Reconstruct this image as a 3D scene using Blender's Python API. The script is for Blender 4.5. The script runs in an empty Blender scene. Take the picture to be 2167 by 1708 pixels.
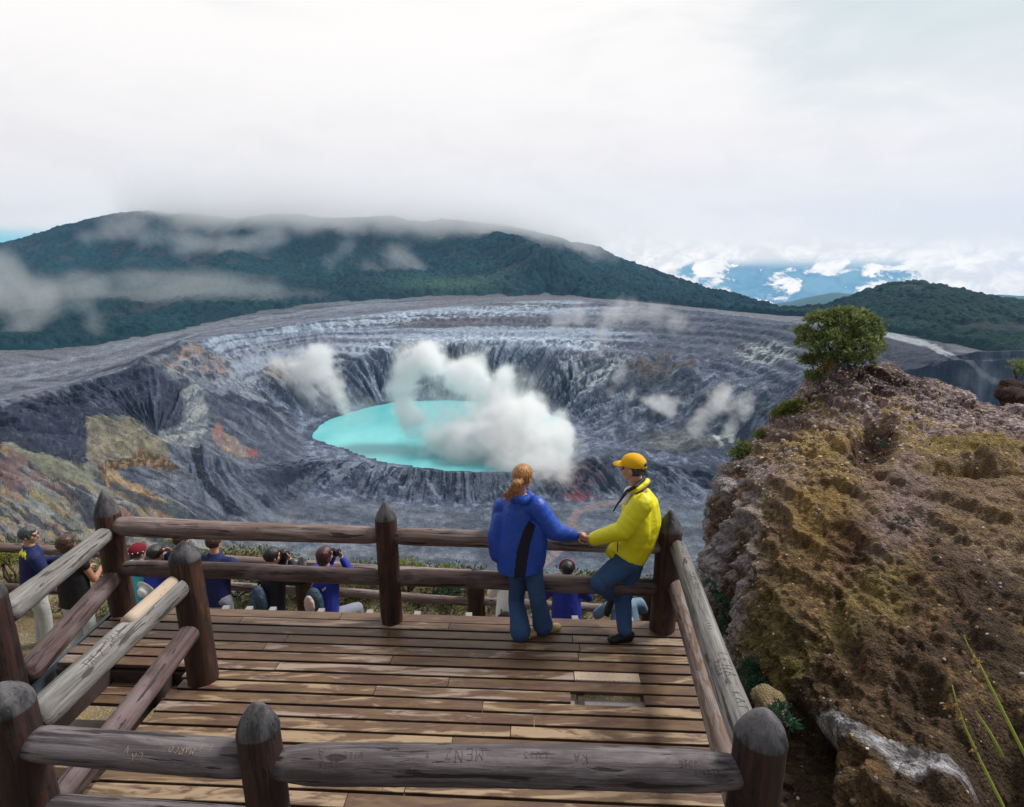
import bpy, bmesh, math, random
import numpy as np
from mathutils import Vector, Matrix
R = math.radians
random.seed(7)
scene = bpy.context.scene
C = scene.collection

# ------------------------------------------------------------------ camera
CAMH = 3.36            # camera height over the wooden deck (deck top is z = 0)
F, CX, CY, PITCH = 1250.0, 1083.5, 854.0, R(14)
cam_d = bpy.data.cameras.new('camera'); cam = bpy.data.objects.new('camera', cam_d); C.objects.link(cam)
cam.location = (0, 0, CAMH); cam.rotation_euler = (R(90) - PITCH, 0, 0)
cam_d.sensor_width = 36; cam_d.lens = F / 2167 * 36
cam_d.clip_start = 0.05; cam_d.clip_end = 60000
scene.camera = cam

# ------------------------------------------------------------------ colour management, sampling
scene.view_settings.view_transform = 'Standard'; scene.view_settings.look = 'None'
scene.view_settings.gamma = 1; scene.view_settings.use_curve_mapping = False
scene.view_settings.exposure = 0.12
cy = scene.cycles
cy.use_denoising = True; cy.max_bounces = 12; cy.diffuse_bounces = 3; cy.volume_bounces = 10
cy.transparent_max_bounces = 16; cy.volume_max_steps = 128
cy.use_adaptive_sampling = True; cy.adaptive_threshold = 0.02

# ------------------------------------------------------------------ node helper
class NT:
    def __init__(s, tree): s.t = tree; s.n = tree.nodes; s.l = tree.links
    def node(s, kind, **kw):
        n = s.n.new(kind)
        for k, v in kw.items():
            if k.startswith('i_'):
                key = k[2:]; key = int(key) if key.isdigit() else key.replace('_', ' ')
                s.put(n.inputs[key], v)
            else: setattr(n, k, v)
        return n
    def put(s, sock, v):
        if isinstance(v, bpy.types.NodeSocket): s.l.new(v, sock)
        elif isinstance(v, (tuple, list)) and sock.type == 'RGBA' and len(v) == 3: sock.default_value = (*v, 1)
        else: sock.default_value = v
    def math(s, op, a, b=0.0, c=None, clamp=False):
        n = s.n.new('ShaderNodeMath'); n.operation = op; n.use_clamp = clamp
        s.put(n.inputs[0], a); s.put(n.inputs[1], b)
        if c is not None: s.put(n.inputs[2], c)
        return n.outputs[0]
    def vmath(s, op, a, b=None, out=0, scale=None):
        n = s.n.new('ShaderNodeVectorMath'); n.operation = op
        s.put(n.inputs[0], a)
        if b is not None: s.put(n.inputs[1], b)
        if scale is not None: s.put(n.inputs['Scale'], scale)
        return n.outputs[out]
    def mix(s, f, a, b, blend='MIX'):
        n = s.n.new('ShaderNodeMix'); n.data_type = 'RGBA'; n.blend_type = blend
        s.put(n.inputs[0], f); s.put(n.inputs[6], a); s.put(n.inputs[7], b)
        return n.outputs[2]
    def ramp(s, f, lo, hi, interp='SMOOTHSTEP', a=0.0, b=1.0):
        n = s.n.new('ShaderNodeMapRange'); n.interpolation_type = interp
        s.put(n.inputs[0], f); s.put(n.inputs[1], lo); s.put(n.inputs[2], hi); s.put(n.inputs[3], a); s.put(n.inputs[4], b)
        return n.outputs[0]
    def noise(s, vec, scale, detail=4, rough=0.55, dist=0.0, out=0):
        n = s.n.new('ShaderNodeTexNoise'); s.put(n.inputs['Vector'], vec)
        s.put(n.inputs['Scale'], scale); n.inputs['Detail'].default_value = detail
        n.inputs['Roughness'].default_value = rough; n.inputs['Distortion'].default_value = dist
        return n.outputs[out]
    def voro(s, vec, scale, feature='F1', out='Distance', rnd=1.0):
        n = s.n.new('ShaderNodeTexVoronoi'); n.feature = feature; s.put(n.inputs['Vector'], vec)
        n.inputs['Scale'].default_value = scale; n.inputs['Randomness'].default_value = rnd
        return n.outputs[out]
    def scl(s, vec, v, rot=(0, 0, 0)):
        n = s.n.new('ShaderNodeMapping'); s.put(n.inputs['Vector'], vec)
        n.inputs['Scale'].default_value = v; n.inputs['Rotation'].default_value = rot
        return n.outputs[0]
    def bump(s, h, strength=0.5, dist=0.01, normal=None):
        n = s.n.new('ShaderNodeBump'); s.put(n.inputs['Height'], h)
        n.inputs['Strength'].default_value = strength; n.inputs['Distance'].default_value = dist
        if normal is not None: s.put(n.inputs['Normal'], normal)
        return n.outputs[0]
def new_mat(name):
    m = bpy.data.materials.new(name); m.use_nodes = True
    t = NT(m.node_tree); t.b = t.n['Principled BSDF']; t.b.inputs['Roughness'].default_value = 0.85
    t.b.inputs['Specular IOR Level'].default_value = 0.3
    t.co = t.node('ShaderNodeTexCoord').outputs['Object']
    return m, t
def setc(t, c, rough=None, normal=None, spec=None):
    t.put(t.b.inputs['Base Color'], c)
    if rough is not None: t.put(t.b.inputs['Roughness'], rough)
    if normal is not None: t.put(t.b.inputs['Normal'], normal)
    if spec is not None: t.put(t.b.inputs['Specular IOR Level'], spec)

# ------------------------------------------------------------------ sky and sun
SUN_EL, SUN_AZ = R(50), R(66)       # azimuth measured from +Y (view direction) towards +X (right)
def px_dir(x, y):
    """unit world direction of a point of the view"""
    a = (x - CX) / F; b = (CY - y) / F
    v = Vector((a, math.cos(PITCH) + b * math.sin(PITCH), b * math.cos(PITCH) - math.sin(PITCH)))
    return v.normalized()
w = bpy.data.worlds.new('World'); scene.world = w; w.use_nodes = True
wt = NT(w.node_tree); bg = wt.n['Background']
sky = wt.node('ShaderNodeTexSky'); sky.sky_type = 'NISHITA'; sky.sun_disc = False
sky.sun_elevation = SUN_EL; sky.sun_rotation = SUN_AZ; sky.altitude = 2500
dirv = wt.node('ShaderNodeTexCoord').outputs['Generated']
sep = wt.node('ShaderNodeSeparateXYZ', i_0=dirv); dz = sep.outputs[2]
zz = wt.math('ADD', wt.math('MAXIMUM', dz, -0.02), 0.16)
flat = wt.vmath('DIVIDE', dirv, wt.node('ShaderNodeCombineXYZ', i_0=zz, i_1=zz, i_2=1.0).outputs[0])
flat = wt.scl(flat, (1, 1, 3))
n1 = wt.noise(flat, 0.55, 5, 0.5, 0.4); n2 = wt.noise(flat, 1.9, 6, 0.55, 0.6)
nn = wt.math('ADD', wt.math('MULTIPLY', n1, 0.65), wt.math('MULTIPLY', n2, 0.35))
def spot(x, y, rad):      # 1 in that direction of the sky, 0 beyond rad (degrees)
    d = wt.vmath('DOT_PRODUCT', dirv, tuple(px_dir(x, y)), out=1)
    return wt.ramp(d, math.cos(R(rad)), 1.0)
white = (1.0, 0.96, 0.92); grey = (0.74, 0.745, 0.74)
bright = spot(800, 200, 48)
shade = wt.ramp(wt.math('SUBTRACT', nn, wt.math('MULTIPLY', bright, 0.20)), 0.36, 0.64)
cl = wt.mix(shade, white, grey)
teal = wt.ramp(wt.math('ADD', nn, wt.math('MULTIPLY', spot(2167, 230, 24), 0.3)), 0.62, 0.84)
cl = wt.mix(wt.math('MULTIPLY', teal, 0.6), cl, (0.62, 0.72, 0.73))
# rosy-grey cloud bank low over the horizon and the cumulus in the gap to the right
bank = wt.ramp(dz, 0.30, 0.10)
cl = wt.mix(wt.math('MULTIPLY', bank, 0.8), cl, (0.87, 0.815, 0.80))
nb = wt.noise(wt.scl(dirv, (1, 1, 2.2)), 9.0, 7, 0.6, 0.3)
gray_bank = wt.ramp(nb, 0.44, 0.62)
cl = wt.mix(wt.math('MULTIPLY', wt.math('MULTIPLY', bank, gray_bank), 0.25), cl, (0.76, 0.735, 0.72))
low = wt.ramp(dz, 0.035, -0.01)
nc = wt.noise(wt.scl(dirv, (1, 1, 2.0)), 15.0, 8, 0.62, 0.2)
nc2 = wt.noise(wt.scl(dirv, (1, 1, 1.6)), 30.0, 8, 0.62, 0.5)
cum = wt.mix(wt.ramp(nc2, 0.35, 0.62), (1.10, 1.03, 0.97), (0.78, 0.77, 0.78))
cl = wt.mix(low, cl, cum)
gap = wt.math('MULTIPLY', spot(1670, 620, 11), 1.0)
hole = wt.math('MULTIPLY', wt.ramp(wt.math('ADD', wt.math('ADD', wt.math('MULTIPLY', nc, .55), wt.math('MULTIPLY', nc2, .45)), wt.math('MULTIPLY', gap, 0.17)), 0.585, 0.64), wt.ramp(dz, 0.0, -0.02))
deep = wt.mix(wt.ramp(nc2, 0.4, 0.6), (0.10, 0.27, 0.44), (0.17, 0.38, 0.52))
cl = wt.mix(wt.math('MULTIPLY', hole, wt.ramp(gap, 0.0, 0.25)), cl, deep)
lt = wt.math('MULTIPLY', spot(-40, 505, 8), wt.ramp(wt.math('ADD', dz, wt.math('MULTIPLY', n2, 0.02)), 0.055, 0.03))
cl = wt.mix(lt, cl, (0.25, 0.62, 0.70))
# unseen sky behind the viewer, dimmed to deepen camera-side shade; the bright part of the sky is ahead and overhead
front = wt.ramp(wt.math('ADD', sep.outputs[1], wt.math('MULTIPLY', dz, .35)), -.35, .50, 'SMOOTHSTEP', .34, 1.0)
cl = wt.vmath('SCALE', cl, scale=wt.math('MULTIPLY', front, 10.3))
skycol = wt.mix(0.93, sky.outputs[0], cl)
wt.l.new(skycol, bg.inputs[0]); bg.inputs[1].default_value = 0.1
sd = bpy.data.lights.new('sun', 'SUN'); sd.energy = 3.7; sd.angle = R(16); sd.color = (1, 0.96, 0.9)
so = bpy.data.objects.new('sun', sd); C.objects.link(so)
sv = Vector((math.sin(SUN_AZ) * math.cos(SUN_EL), math.cos(SUN_AZ) * math.cos(SUN_EL), math.sin(SUN_EL)))
so.rotation_euler = sv.to_track_quat('Z', 'Y').to_euler(); so.location = (0, 0, 30)

# ------------------------------------------------------------------ points of the place, from where the photo shows them
def P(x, y, Y):
    """world point seen at (x, y) of the 2167x1708 view, Y metres ahead"""
    t = np.tan(np.arctan((np.asarray(y, float) - CY) / F) + PITCH)
    h = Y * t; zc = Y * math.cos(PITCH) + h * math.sin(PITCH)
    return (np.asarray(x, float) - CX) * zc / F, Y, CAMH - h
def PZ(x, y, z=0.0):
    """world point seen at (x, y) at height z"""
    t = math.tan(math.atan((y - CY) / F) + PITCH); Y = (CAMH - z) / t
    return Vector(tuple(float(v) for v in P(x, y, Y)))
def PV(x, y, Y): return Vector(tuple(float(v) for v in P(x, y, Y)))
def to_px(X, Y, Z):
    h = CAMH - Z; zc = Y * math.cos(PITCH) + h * math.sin(PITCH); yc = h * math.cos(PITCH) - Y * math.sin(PITCH)
    return CX + F * X / zc, CY + F * yc / zc

# ------------------------------------------------------------------ object helpers
def tag(o, label=None, cat=None, group=None, kind=None):
    if label: o['label'] = label
    if cat: o['category'] = cat
    if group: o['group'] = group
    if kind: o['kind'] = kind
    return o
def empty(name, loc=(0, 0, 0)):
    o = bpy.data.objects.new(name, None); C.objects.link(o); o.location = loc; o.empty_display_size = 0.2
    return o
def mesh_np(name, verts, faces, mat=None, parent=None, smooth=True, colors=None, mats=None, midx=None):
    me = bpy.data.meshes.new(name)
    verts = np.asarray(verts, np.float32); faces = np.asarray(faces, np.int32)
    k = faces.shape[1]
    me.vertices.add(len(verts)); me.vertices.foreach_set('co', verts.ravel())
    me.loops.add(faces.size); me.loops.foreach_set('vertex_index', faces.ravel())
    me.polygons.add(len(faces)); me.polygons.foreach_set('loop_start', np.arange(0, faces.size, k, dtype=np.int32))
    me.polygons.foreach_set('loop_total', np.full(len(faces), k, np.int32))
    if colors is not None:
        a = me.color_attributes.new('col', 'FLOAT_COLOR', 'POINT')
        a.data.foreach_set('color', np.hstack([colors, np.ones((len(colors), 1))]).astype(np.float32).ravel())
    me.update(calc_edges=True)
    me.polygons.foreach_set('use_smooth', np.full(len(faces), smooth))
    for m in (mats or ([mat] if mat else [])): me.materials.append(m)
    if midx is not None: me.polygons.foreach_set('material_index', np.asarray(midx, np.int32))
    o = bpy.data.objects.new(name, me); C.objects.link(o)
    if parent is not None:
        o.parent = parent; o.matrix_parent_inverse = Matrix.Translation(-Vector(parent.location)) if parent.type == 'EMPTY' else Matrix()
    return o
class MB:
    """collects pieces (lists of verts and faces) for ONE mesh"""
    def __init__(s): s.v = []; s.f = []; s.c = []; s.n = 0
    def add(s, v, f, c=None):
        v = np.asarray(v, float).reshape(-1, 3)
        s.v.append(v); s.f += [tuple(int(i) + s.n for i in q) for q in f]
        s.c.append(np.tile(np.asarray(c if c is not None else (0.5, 0.5, 0.5), float), (len(v), 1)) if np.ndim(c) < 2 else np.asarray(c))
        s.n += len(v); return s
    def box(s, c, size, rot=None, col=None):
        x, y, z = [q / 2 for q in size]
        v = np.array([(a * x, b * y, d * z) for a in (-1, 1) for b in (-1, 1) for d in (-1, 1)])
        if rot is not None: v = v @ np.array(rot.to_3x3()).T
        s.add(v + np.array(c), [(0, 1, 3, 2), (4, 6, 7, 5), (0, 4, 5, 1), (2, 3, 7, 6), (0, 2, 6, 4), (1, 5, 7, 3)], col); return s
    def tube(s, pts, rad, seg=12, cap=True, col=None, flat=1.0, up=None):
        pts = [Vector(p) for p in pts]; n = len(pts)
        if not hasattr(rad, '__len__'): rad = [rad] * n
        v = []; f = []; prev = None
        for i, p in enumerate(pts):
            d = (pts[min(i + 1, n - 1)] - pts[max(i - 1, 0)]).normalized()
            if prev is None:
                a = Vector(up) if up is not None else (Vector((0, 0, 1)) if abs(d.z) < 0.9 else Vector((1, 0, 0)))
            else: a = prev
            a = (a - d * a.dot(d)).normalized(); b = d.cross(a); prev = a
            for k in range(seg):
                t = 2 * math.pi * k / seg
                v.append(p + a * math.cos(t) * rad[i] + b * math.sin(t) * rad[i] * flat)
        for i in range(n - 1):
            for k in range(seg):
                k2 = (k + 1) % seg
                f.append((i * seg + k, i * seg + k2, (i + 1) * seg + k2, (i + 1) * seg + k))
        if cap:
            f.append(tuple(range(seg))[::-1]); f.append(tuple((n - 1) * seg + k for k in range(seg)))
        s.add([tuple(q) for q in v], f, col); return s
    def build(s, name, mat, parent=None, smooth=True, colors=False):
        me = bpy.data.meshes.new(name); me.from_pydata(np.vstack(s.v).tolist(), [], s.f); me.update()
        me.polygons.foreach_set('use_smooth', np.full(len(me.polygons), smooth))
        if colors:
            a = me.color_attributes.new('col', 'FLOAT_COLOR', 'POINT'); c = np.vstack(s.c)
            a.data.foreach_set('color', np.hstack([c, np.ones((len(c), 1))]).astype(np.float32).ravel())
        for m in (mat if isinstance(mat, (list, tuple)) else [mat]): me.materials.append(m)
        o = bpy.data.objects.new(name, me); C.objects.link(o)
        if parent is not None:
            o.parent = parent; o.matrix_parent_inverse = Matrix.Translation(-Vector(parent.location)) if parent.type == 'EMPTY' else Matrix()
        return o

# ------------------------------------------------------------------ numpy noise
def _h(ix, iy, seed):
    n = (ix.astype(np.int64) * 374761393 + iy.astype(np.int64) * 668265263 + seed * 974711) & 0xffffffff
    n = ((n ^ (n >> 13)) * 1274126177) & 0xffffffff
    return ((n ^ (n >> 16)) & 0xffff) / 65535.0
def vn(x, y, seed=0):
    ix = np.floor(x); iy = np.floor(y); fx = x - ix; fy = y - iy
    fx = fx * fx * fx * (fx * (fx * 6 - 15) + 10); fy = fy * fy * fy * (fy * (fy * 6 - 15) + 10)
    a = _h(ix, iy, seed); b = _h(ix + 1, iy, seed); c = _h(ix, iy + 1, seed); d = _h(ix + 1, iy + 1, seed)
    return (a + (b - a) * fx) * (1 - fy) + (c + (d - c) * fx) * fy
def fbm(x, y, seed=0, o=4, g=0.5):
    s = 0; a = 1; t = 0
    for i in range(o):
        s = s + a * vn(x * 2 ** i + i * 17.3, y * 2 ** i - i * 9.1, seed + i); t += a; a *= g
    return s / t
def ridged(x, y, seed=0, o=4, g=0.5):
    s = 0; a = 1; t = 0
    for i in range(o):
        s = s + a * (1 - np.abs(2 * vn(x * 2 ** i + i * 7.7, y * 2 ** i + i * 3.1, seed + i) - 1)); t += a; a *= g
    return s / t
def sstep(a, b, x):
    t = np.clip((x - a) / (b - a), 0, 1); return t * t * (3 - 2 * t)
def vn3(p, seed=0):
    """3-D value noise, p is (n, 3)"""
    i = np.floor(p); f = p - i; f = f * f * (3 - 2 * f); i = i.astype(np.int64); r = 0
    for dx in (0, 1):
        for dy in (0, 1):
            for dz_ in (0, 1):
                wgt = (f[:, 0] if dx else 1 - f[:, 0]) * (f[:, 1] if dy else 1 - f[:, 1]) * (f[:, 2] if dz_ else 1 - f[:, 2])
                r = r + wgt * _h(i[:, 0] + dx + (i[:, 2] + dz_) * 131, i[:, 1] + dy + (i[:, 2] + dz_) * 57, seed)
    return r
def fbm3(p, seed=0, o=4, g=0.5):
    s = 0; a = 1; t = 0
    for k in range(o): s = s + a * vn3(p * 2 ** k + k * 11.7, seed + k); t += a; a *= g
    return s / t

# ------------------------------------------------------------------ shells
def ico(sub=3):
    bm = bmesh.new(); bmesh.ops.create_icosphere(bm, subdivisions=sub, radius=1)
    v = [tuple(x.co) for x in bm.verts]; f = [tuple(q.index for q in p.verts) for p in bm.faces]; bm.free(); return np.array(v), f
ICO = ico(3); ICO2 = ico(2); ICO1 = ico(1)
def remesh(o, voxel, smooth_it=0):
    md = o.modifiers.new('r', 'REMESH'); md.mode = 'VOXEL'; md.voxel_size = voxel; md.use_smooth_shade = True
    if smooth_it:
        m2 = o.modifiers.new('s', 'SMOOTH'); m2.iterations = smooth_it; m2.factor = .5
    dg = bpy.context.evaluated_depsgraph_get(); me = bpy.data.meshes.new_from_object(o.evaluated_get(dg))
    old = o.data; o.modifiers.clear(); o.data = me; me.name = old.name; bpy.data.meshes.remove(old)
    if len(me.materials) == 0: me.materials.append(None)
    return o
# ================================================================== CRATER, MOUNTAINS
LAKE_H = 216.0
rows = {   # lines of the land from near to far: (x, y, metres ahead)
 'n0': [(-500,0,10,6.5),(2700,0,10,6.5)],
 'n1': [(-500,0,22,19),(2700,0,22,19)],
 'n2': [(-500,0,70,55),(300,0,80,68),(700,0,90,80),(2700,0,90,80)],
 'n3': [(-500,0,120,96),(0,0,130,104),(300,0,165,132),(700,0,230,186),(2700,0,235,190)],
 'bot': [(-500,1340,150),(0,1335,165),(200,1335,200),(400,1335,255),(600,1330,320),(800,1330,333),(1000,1330,333),(1400,1330,333),(2700,1330,333)],
 'foot': [(-500,1090,250),(0,1080,270),(200,1085,320),(400,1092,385),(520,1082,450),(600,1066,500),(650,1045,525),(800,1065,527),(1000,1078,524),(1200,1064,528),(1400,1060,535),(1700,1060,540),(2700,1060,540)],
 'crest': [(-500,975,290),(0,965,310),(200,965,375),(400,985,440),(550,992,505),(640,962,565),(700,968,575),(800,984,578),(950,994,580),(1100,997,580),(1200,984,582),(1260,962,585),(1320,975,590),(1400,985,585),(1700,985,585),(2700,985,585)],
 'foot2': [(-500,930,320),(0,925,345),(200,915,430),(400,925,510),(520,915,610),(600,905,690),(660,900,760),(740,882,800),(830,850,880),(1000,846,895),(1150,858,860),(1210,885,790),(1240,915,720),(1300,915,715),(1400,912,700),(1500,922,655),(1600,935,600),(1750,945,500),(2167,1000,320),(2700,1000,300)],
 'wall': [(-500,905,350),(0,897,372),(130,875,440),(200,862,490),(320,838,560),(400,850,610),(500,828,730),(600,812,830),(700,800,900),(760,765,930),(850,748,945),(1000,742,950),(1100,747,945),(1200,765,925),(1300,785,880),(1400,795,840),(1500,800,780),(1600,820,700),(1700,845,600),(2000,850,450),(2700,900,330)],
 'bench': [(-500,880,380),(0,872,410),(130,848,500),(250,815,560),(330,790,620),(400,765,700),(500,745,830),(600,730,930),(700,720,1000),(850,705,1050),(1000,698,1060),(1200,700,1050),(1400,712,1000),(1550,730,920),(1700,760,740),(1870,790,600),(2000,810,500),(2070,830,440),(2700,900,360)],
 'rim': [(-500,880,400),(-60,862,432),(0,848,455),(130,822,525),(250,790,590),(320,765,640),(399,724,765),(500,702,880),(620,685,975),(760,668,1090),(900,652,1180),(1050,640,1230),(1200,634,1240),(1350,642,1200),(1450,655,1130),(1600,672,1005),(1750,690,880),(1870,704,800),(2000,748,620),(2070,790,480),(2167,840,400),(2700,960,340)],
 'dip': [(-500,870,440),(-60,852,470),(0,838,500),(130,812,570),(250,780,640),(320,755,690),(399,716,820),(500,696,930),(620,680,1020),(760,665,1120),(900,650,1200),(1050,638,1250),(1200,633,1262),(1350,641,1225),(1450,654,1160),(1600,671,1040),(1750,689,910),(1870,702,835),(2000,742,660),(2070,778,520),(2167,820,440),(2700,900,380)],
 'fedge': [(-500,800,560),(0,756,630),(150,740,740),(270,722,810),(380,702,900),(550,664,1090),(700,642,1215),(870,632,1290),(1000,628,1320),(1200,627,1330),(1450,649,1230),(1560,660,1170),(1650,668,1110),(1740,672,1060),(1800,685,930),(1860,700,860),(2000,728,735),(2167,770,580),(2700,860,480)],
 'f2': [(-500,720,800),(0,690,850),(200,680,950),(400,655,1150),(600,628,1350),(800,612,1450),(1000,604,1500),(1200,608,1480),(1450,640,1330),(1560,655,1240),(1650,664,1150),(1740,664,1100),(1800,668,990),(1860,680,920),(2000,695,830),(2167,735,680),(2700,800,600)],
 'f3': [(-500,610,1500),(0,590,1600),(200,570,1750),(400,560,1850),(600,560,1900),(800,560,1900),(1000,555,1850),(1150,565,1800),(1300,590,1700),(1450,628,1480),(1560,650,1330),(1650,661,1200),(1740,658,1150),(1800,650,1080),(1860,645,1020),(1920,640,1000),(2000,652,950),(2167,685,850),(2700,700,800)],
 'crestM': [(-500,560,2100),(0,524,2250),(60,508,2300),(130,488,2350),(200,470,2400),(290,454,2400),(380,460,2450),(480,468,2450),(600,464,2450),(700,466,2450),(800,466,2450),(900,474,2420),(1000,476,2380),(1060,482,2330),(1150,505,2250),(1250,527,2150),(1310,551,2080),(1400,586,1900),(1500,620,1680),(1600,647,1450),(1655,660,1280),(1740,655,1200),(1800,636,1180),(1860,616,1150),(1920,605,1130),(1990,615,1120),(2060,629,1100),(2167,646,1050),(2700,660,1000)],
 'back': [(-500,600,2900),(0,580,2900),(800,600,3100),(1400,680,2400),(1655,690,1500),(1740,690,1400),(1920,680,1400),(2700,700,1300)],
}
order = ['n0','n1','n2','n3','bot','foot','crest','foot2','wall','bench','rim','dip','fedge','f2','f3','crestM','back']
NS = 1300
S = np.linspace(-1.25, 1.2, NS)
def smooth1(a, k):
    ker = np.hanning(2 * k + 3)[1:-1]; ker /= ker.sum()
    return np.convolve(np.pad(a, k, mode='edge'), ker, mode='valid')
LY, LH = [], []
for nm in order:
    q = np.array([(r[0], r[1], r[2]) for r in rows[nm]], float)
    if len(rows[nm][0]) == 4:
        hh = np.array([r[3] for r in rows[nm]], float); X = (q[:, 0] - CX) / F * q[:, 2] * 1.05; Yq = q[:, 2]
    else:
        X, Yq, Z = P(q[:, 0], q[:, 1], q[:, 2]); hh = CAMH - Z
    s = X / Yq; o_ = np.argsort(s)
    k = 5 if nm in ('rim', 'crestM', 'fedge') else 14
    LY.append(smooth1(np.interp(S, s[o_], Yq[o_]), k)); LH.append(smooth1(np.interp(S, s[o_], hh[o_]), k))
LY = np.array(LY); LH = np.array(LH)
for k in range(1, len(LY)): LY[k] = np.maximum(LY[k], LY[k - 1] + 3)
NSUB = [2, 3, 6, 10, 80, 56, 40, 46, 46, 52, 8, 40, 50, 120, 170, 16]
# shape-preserving cubic through the lines
dY = np.diff(LY, axis=0); sl = np.diff(LH, axis=0) / dY
m = np.zeros_like(LH); m[0] = sl[0]; m[-1] = sl[-1]
for k in range(1, len(LH) - 1):
    w1 = 2 * dY[k] + dY[k - 1]; w2 = dY[k] + 2 * dY[k - 1]
    with np.errstate(all='ignore'):
        hm = (w1 + w2) / (w1 / sl[k - 1] + w2 / sl[k])
    m[k] = np.where(sl[k - 1] * sl[k] > 0, hm, 0)
TY, TH, TR = [], [], []
for k, n in enumerate(NSUB):
    for j in range(n + (1 if k == len(NSUB) - 1 else 0)):
        t = j / n; Yr = LY[k] + t * dY[k]
        h00 = 2*t**3-3*t**2+1; h10 = t**3-2*t**2+t; h01 = -2*t**3+3*t**2; h11 = t**3-t**2
        TY.append(Yr); TH.append(h00*LH[k] + h10*dY[k]*m[k] + h01*LH[k+1] + h11*dY[k]*m[k+1]); TR.append(k + t)
TY = np.array(TY); TH = np.array(TH); TR = np.array(TR)[:, None] * np.ones((1, NS))
SS = np.ones_like(TY) * S[None]; TX = SS * TY; TZ = CAMH - TH
DX, DY_ = to_px(TX, TY, TZ)          # where each point of the land is seen, for placing rock kinds
LZ = CAMH - LAKE_H
# lake outline
lk = [(655,932),(668,905),(700,886),(745,872),(800,857),(850,850),(900,848),(1000,848),(1080,853),(1130,866),(1170,880),(1212,893),(1200,905),(1180,915),(1195,935),(1222,950),(1200,985),(1100,1000),(950,998),(880,990),(800,984),(740,972),(690,958),(662,945)]
lkp = np.array([PZ(x, y, LZ)[:2] for x, y in lk])
# smooth and roughen the outline
def chaikin(p, n=2):
    for _ in range(n):
        q = np.roll(p, -1, 0); p = np.stack([p * .75 + q * .25, p * .25 + q * .75], 1).reshape(-1, 2)
    return p
lkp = chaikin(lkp)
def sdist(px, py, poly):
    d = np.full(px.shape, 1e9); ins = np.zeros(px.shape, bool)
    for a, b in zip(poly, np.roll(poly, -1, 0)):
        e = b - a; wx = px - a[0]; wy = py - a[1]
        t = np.clip((wx * e[0] + wy * e[1]) / (e @ e), 0, 1)
        d = np.minimum(d, (wx - e[0] * t) ** 2 + (wy - e[1] * t) ** 2)
        c = ((a[1] > py) != (b[1] > py)) & (px < e[0] * (py - a[1]) / (e[1] + 1e-12) + a[0]); ins ^= c
    d = np.sqrt(d); return np.where(ins, -d, d)
near = (np.abs(TX + 91) < 420) & (np.abs(TY - 715) < 420)
sd_l = np.full(TX.shape, 400.0); sd_l[near] = sdist(TX[near], TY[near], lkp)
# --- gullies running down towards the lake
cx0, cy0 = -80.0, 720.0
wx = 26 * (fbm(TX / 90, TY / 90, 3, 3) - .5); wy = 26 * (fbm(TX / 90, TY / 90, 8, 3) - .5)
ax, ay = TX - cx0 + wx, TY - cy0 + wy
rr = np.hypot(ax, ay) + 1e-6; th = np.arctan2(ay, ax)
gul = ridged(th * 16, rr / 210, 11, 5, .56)
gulf = ridged(th * 46 + 3 * fbm(TX / 60, TY / 60, 4, 2), rr / 110, 21, 4, .6)
rough = fbm(TX / 14, TY / 14, 31, 5, .55) - .5
big = fbm(TX / 75, TY / 75, 41, 4) - .5
RF = 1 - .85 * sstep(1740, 1850, DX)
def band(a, b, c, d): return sstep(a, b, TR) * (1 - sstep(c, d, TR))
left = 1 - sstep(480, 640, DX)
wallz = band(6.9, 7.3, 9.7, 10.0)
lwall = band(4.0, 4.6, 9.6, 10.0) * left
outer = band(5.1, 5.5, 5.95, 6.0) * (1 - left)     # outer face of the bank in front of the lake
dz_ = np.zeros_like(TZ)
dz_ += RF * (1 - left) * wallz * (1 - .85 * sstep(8.0, 8.8, TR)) * ((gul - .62) * 26 + (gulf - .6) * 9)
_fa = np.arctan2(DY_ - 945, DX - 335); _fr = np.hypot(DX - 335, (DY_ - 945) * 1.6); _f = ridged(_fa * 9, _fr / 240, 731, 5, .6)
_a = R(27); _st = fbm((DX * math.cos(_a) + DY_ * math.sin(_a)) / 70, (-DX * math.sin(_a) + DY_ * math.cos(_a)) / 8, 711, 5, .6)
_fm = np.exp(-(((DX - 170) / 260) ** 2 + ((DY_ - 875) / 62) ** 2) ** 2)
dz_ += lwall * (_fm * ((_f - .65) * 26) + (1 - _fm) * ((_st - .5) * 7 + (gul - .62) * 12 + (gulf - .6) * 3) + big * 12)
dz_ += band(5.05, 5.35, 5.6, 5.95) * (1 - left) * ((gulf - .6) * 8 + (ridged(TX / 30, TY / 30, 781, 4) - .6) * 14 + rough * 5)
dz_ += band(6.9, 7.05, 8.1, 8.4) * (1 - left) * sstep(700, 780, DX) * (1 - sstep(1180, 1300, DX)) * (np.abs(gulf - .55) * -30 + 4)
dz_ += rough * (band(4, 5, 10, 10.5) * (4.5 - 3 * left) + 1.5 * (TR > 10))
floor_ = band(4.0, 4.2, 4.9, 5.1) * (1 - left)
dz_ += floor_ * (big * 3 - rough * 3.0 + (ridged(TX / 45 + TY / 160, TY / 30, 77, 3) - .6) * 3)
rfl = sstep(1230, 1300, DX) * band(5.0, 5.4, 8.2, 8.6)
dz_ += rfl * (big * 22 + (ridged(TX / 60, TY / 60, 51, 5) - .6) * 16)
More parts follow.
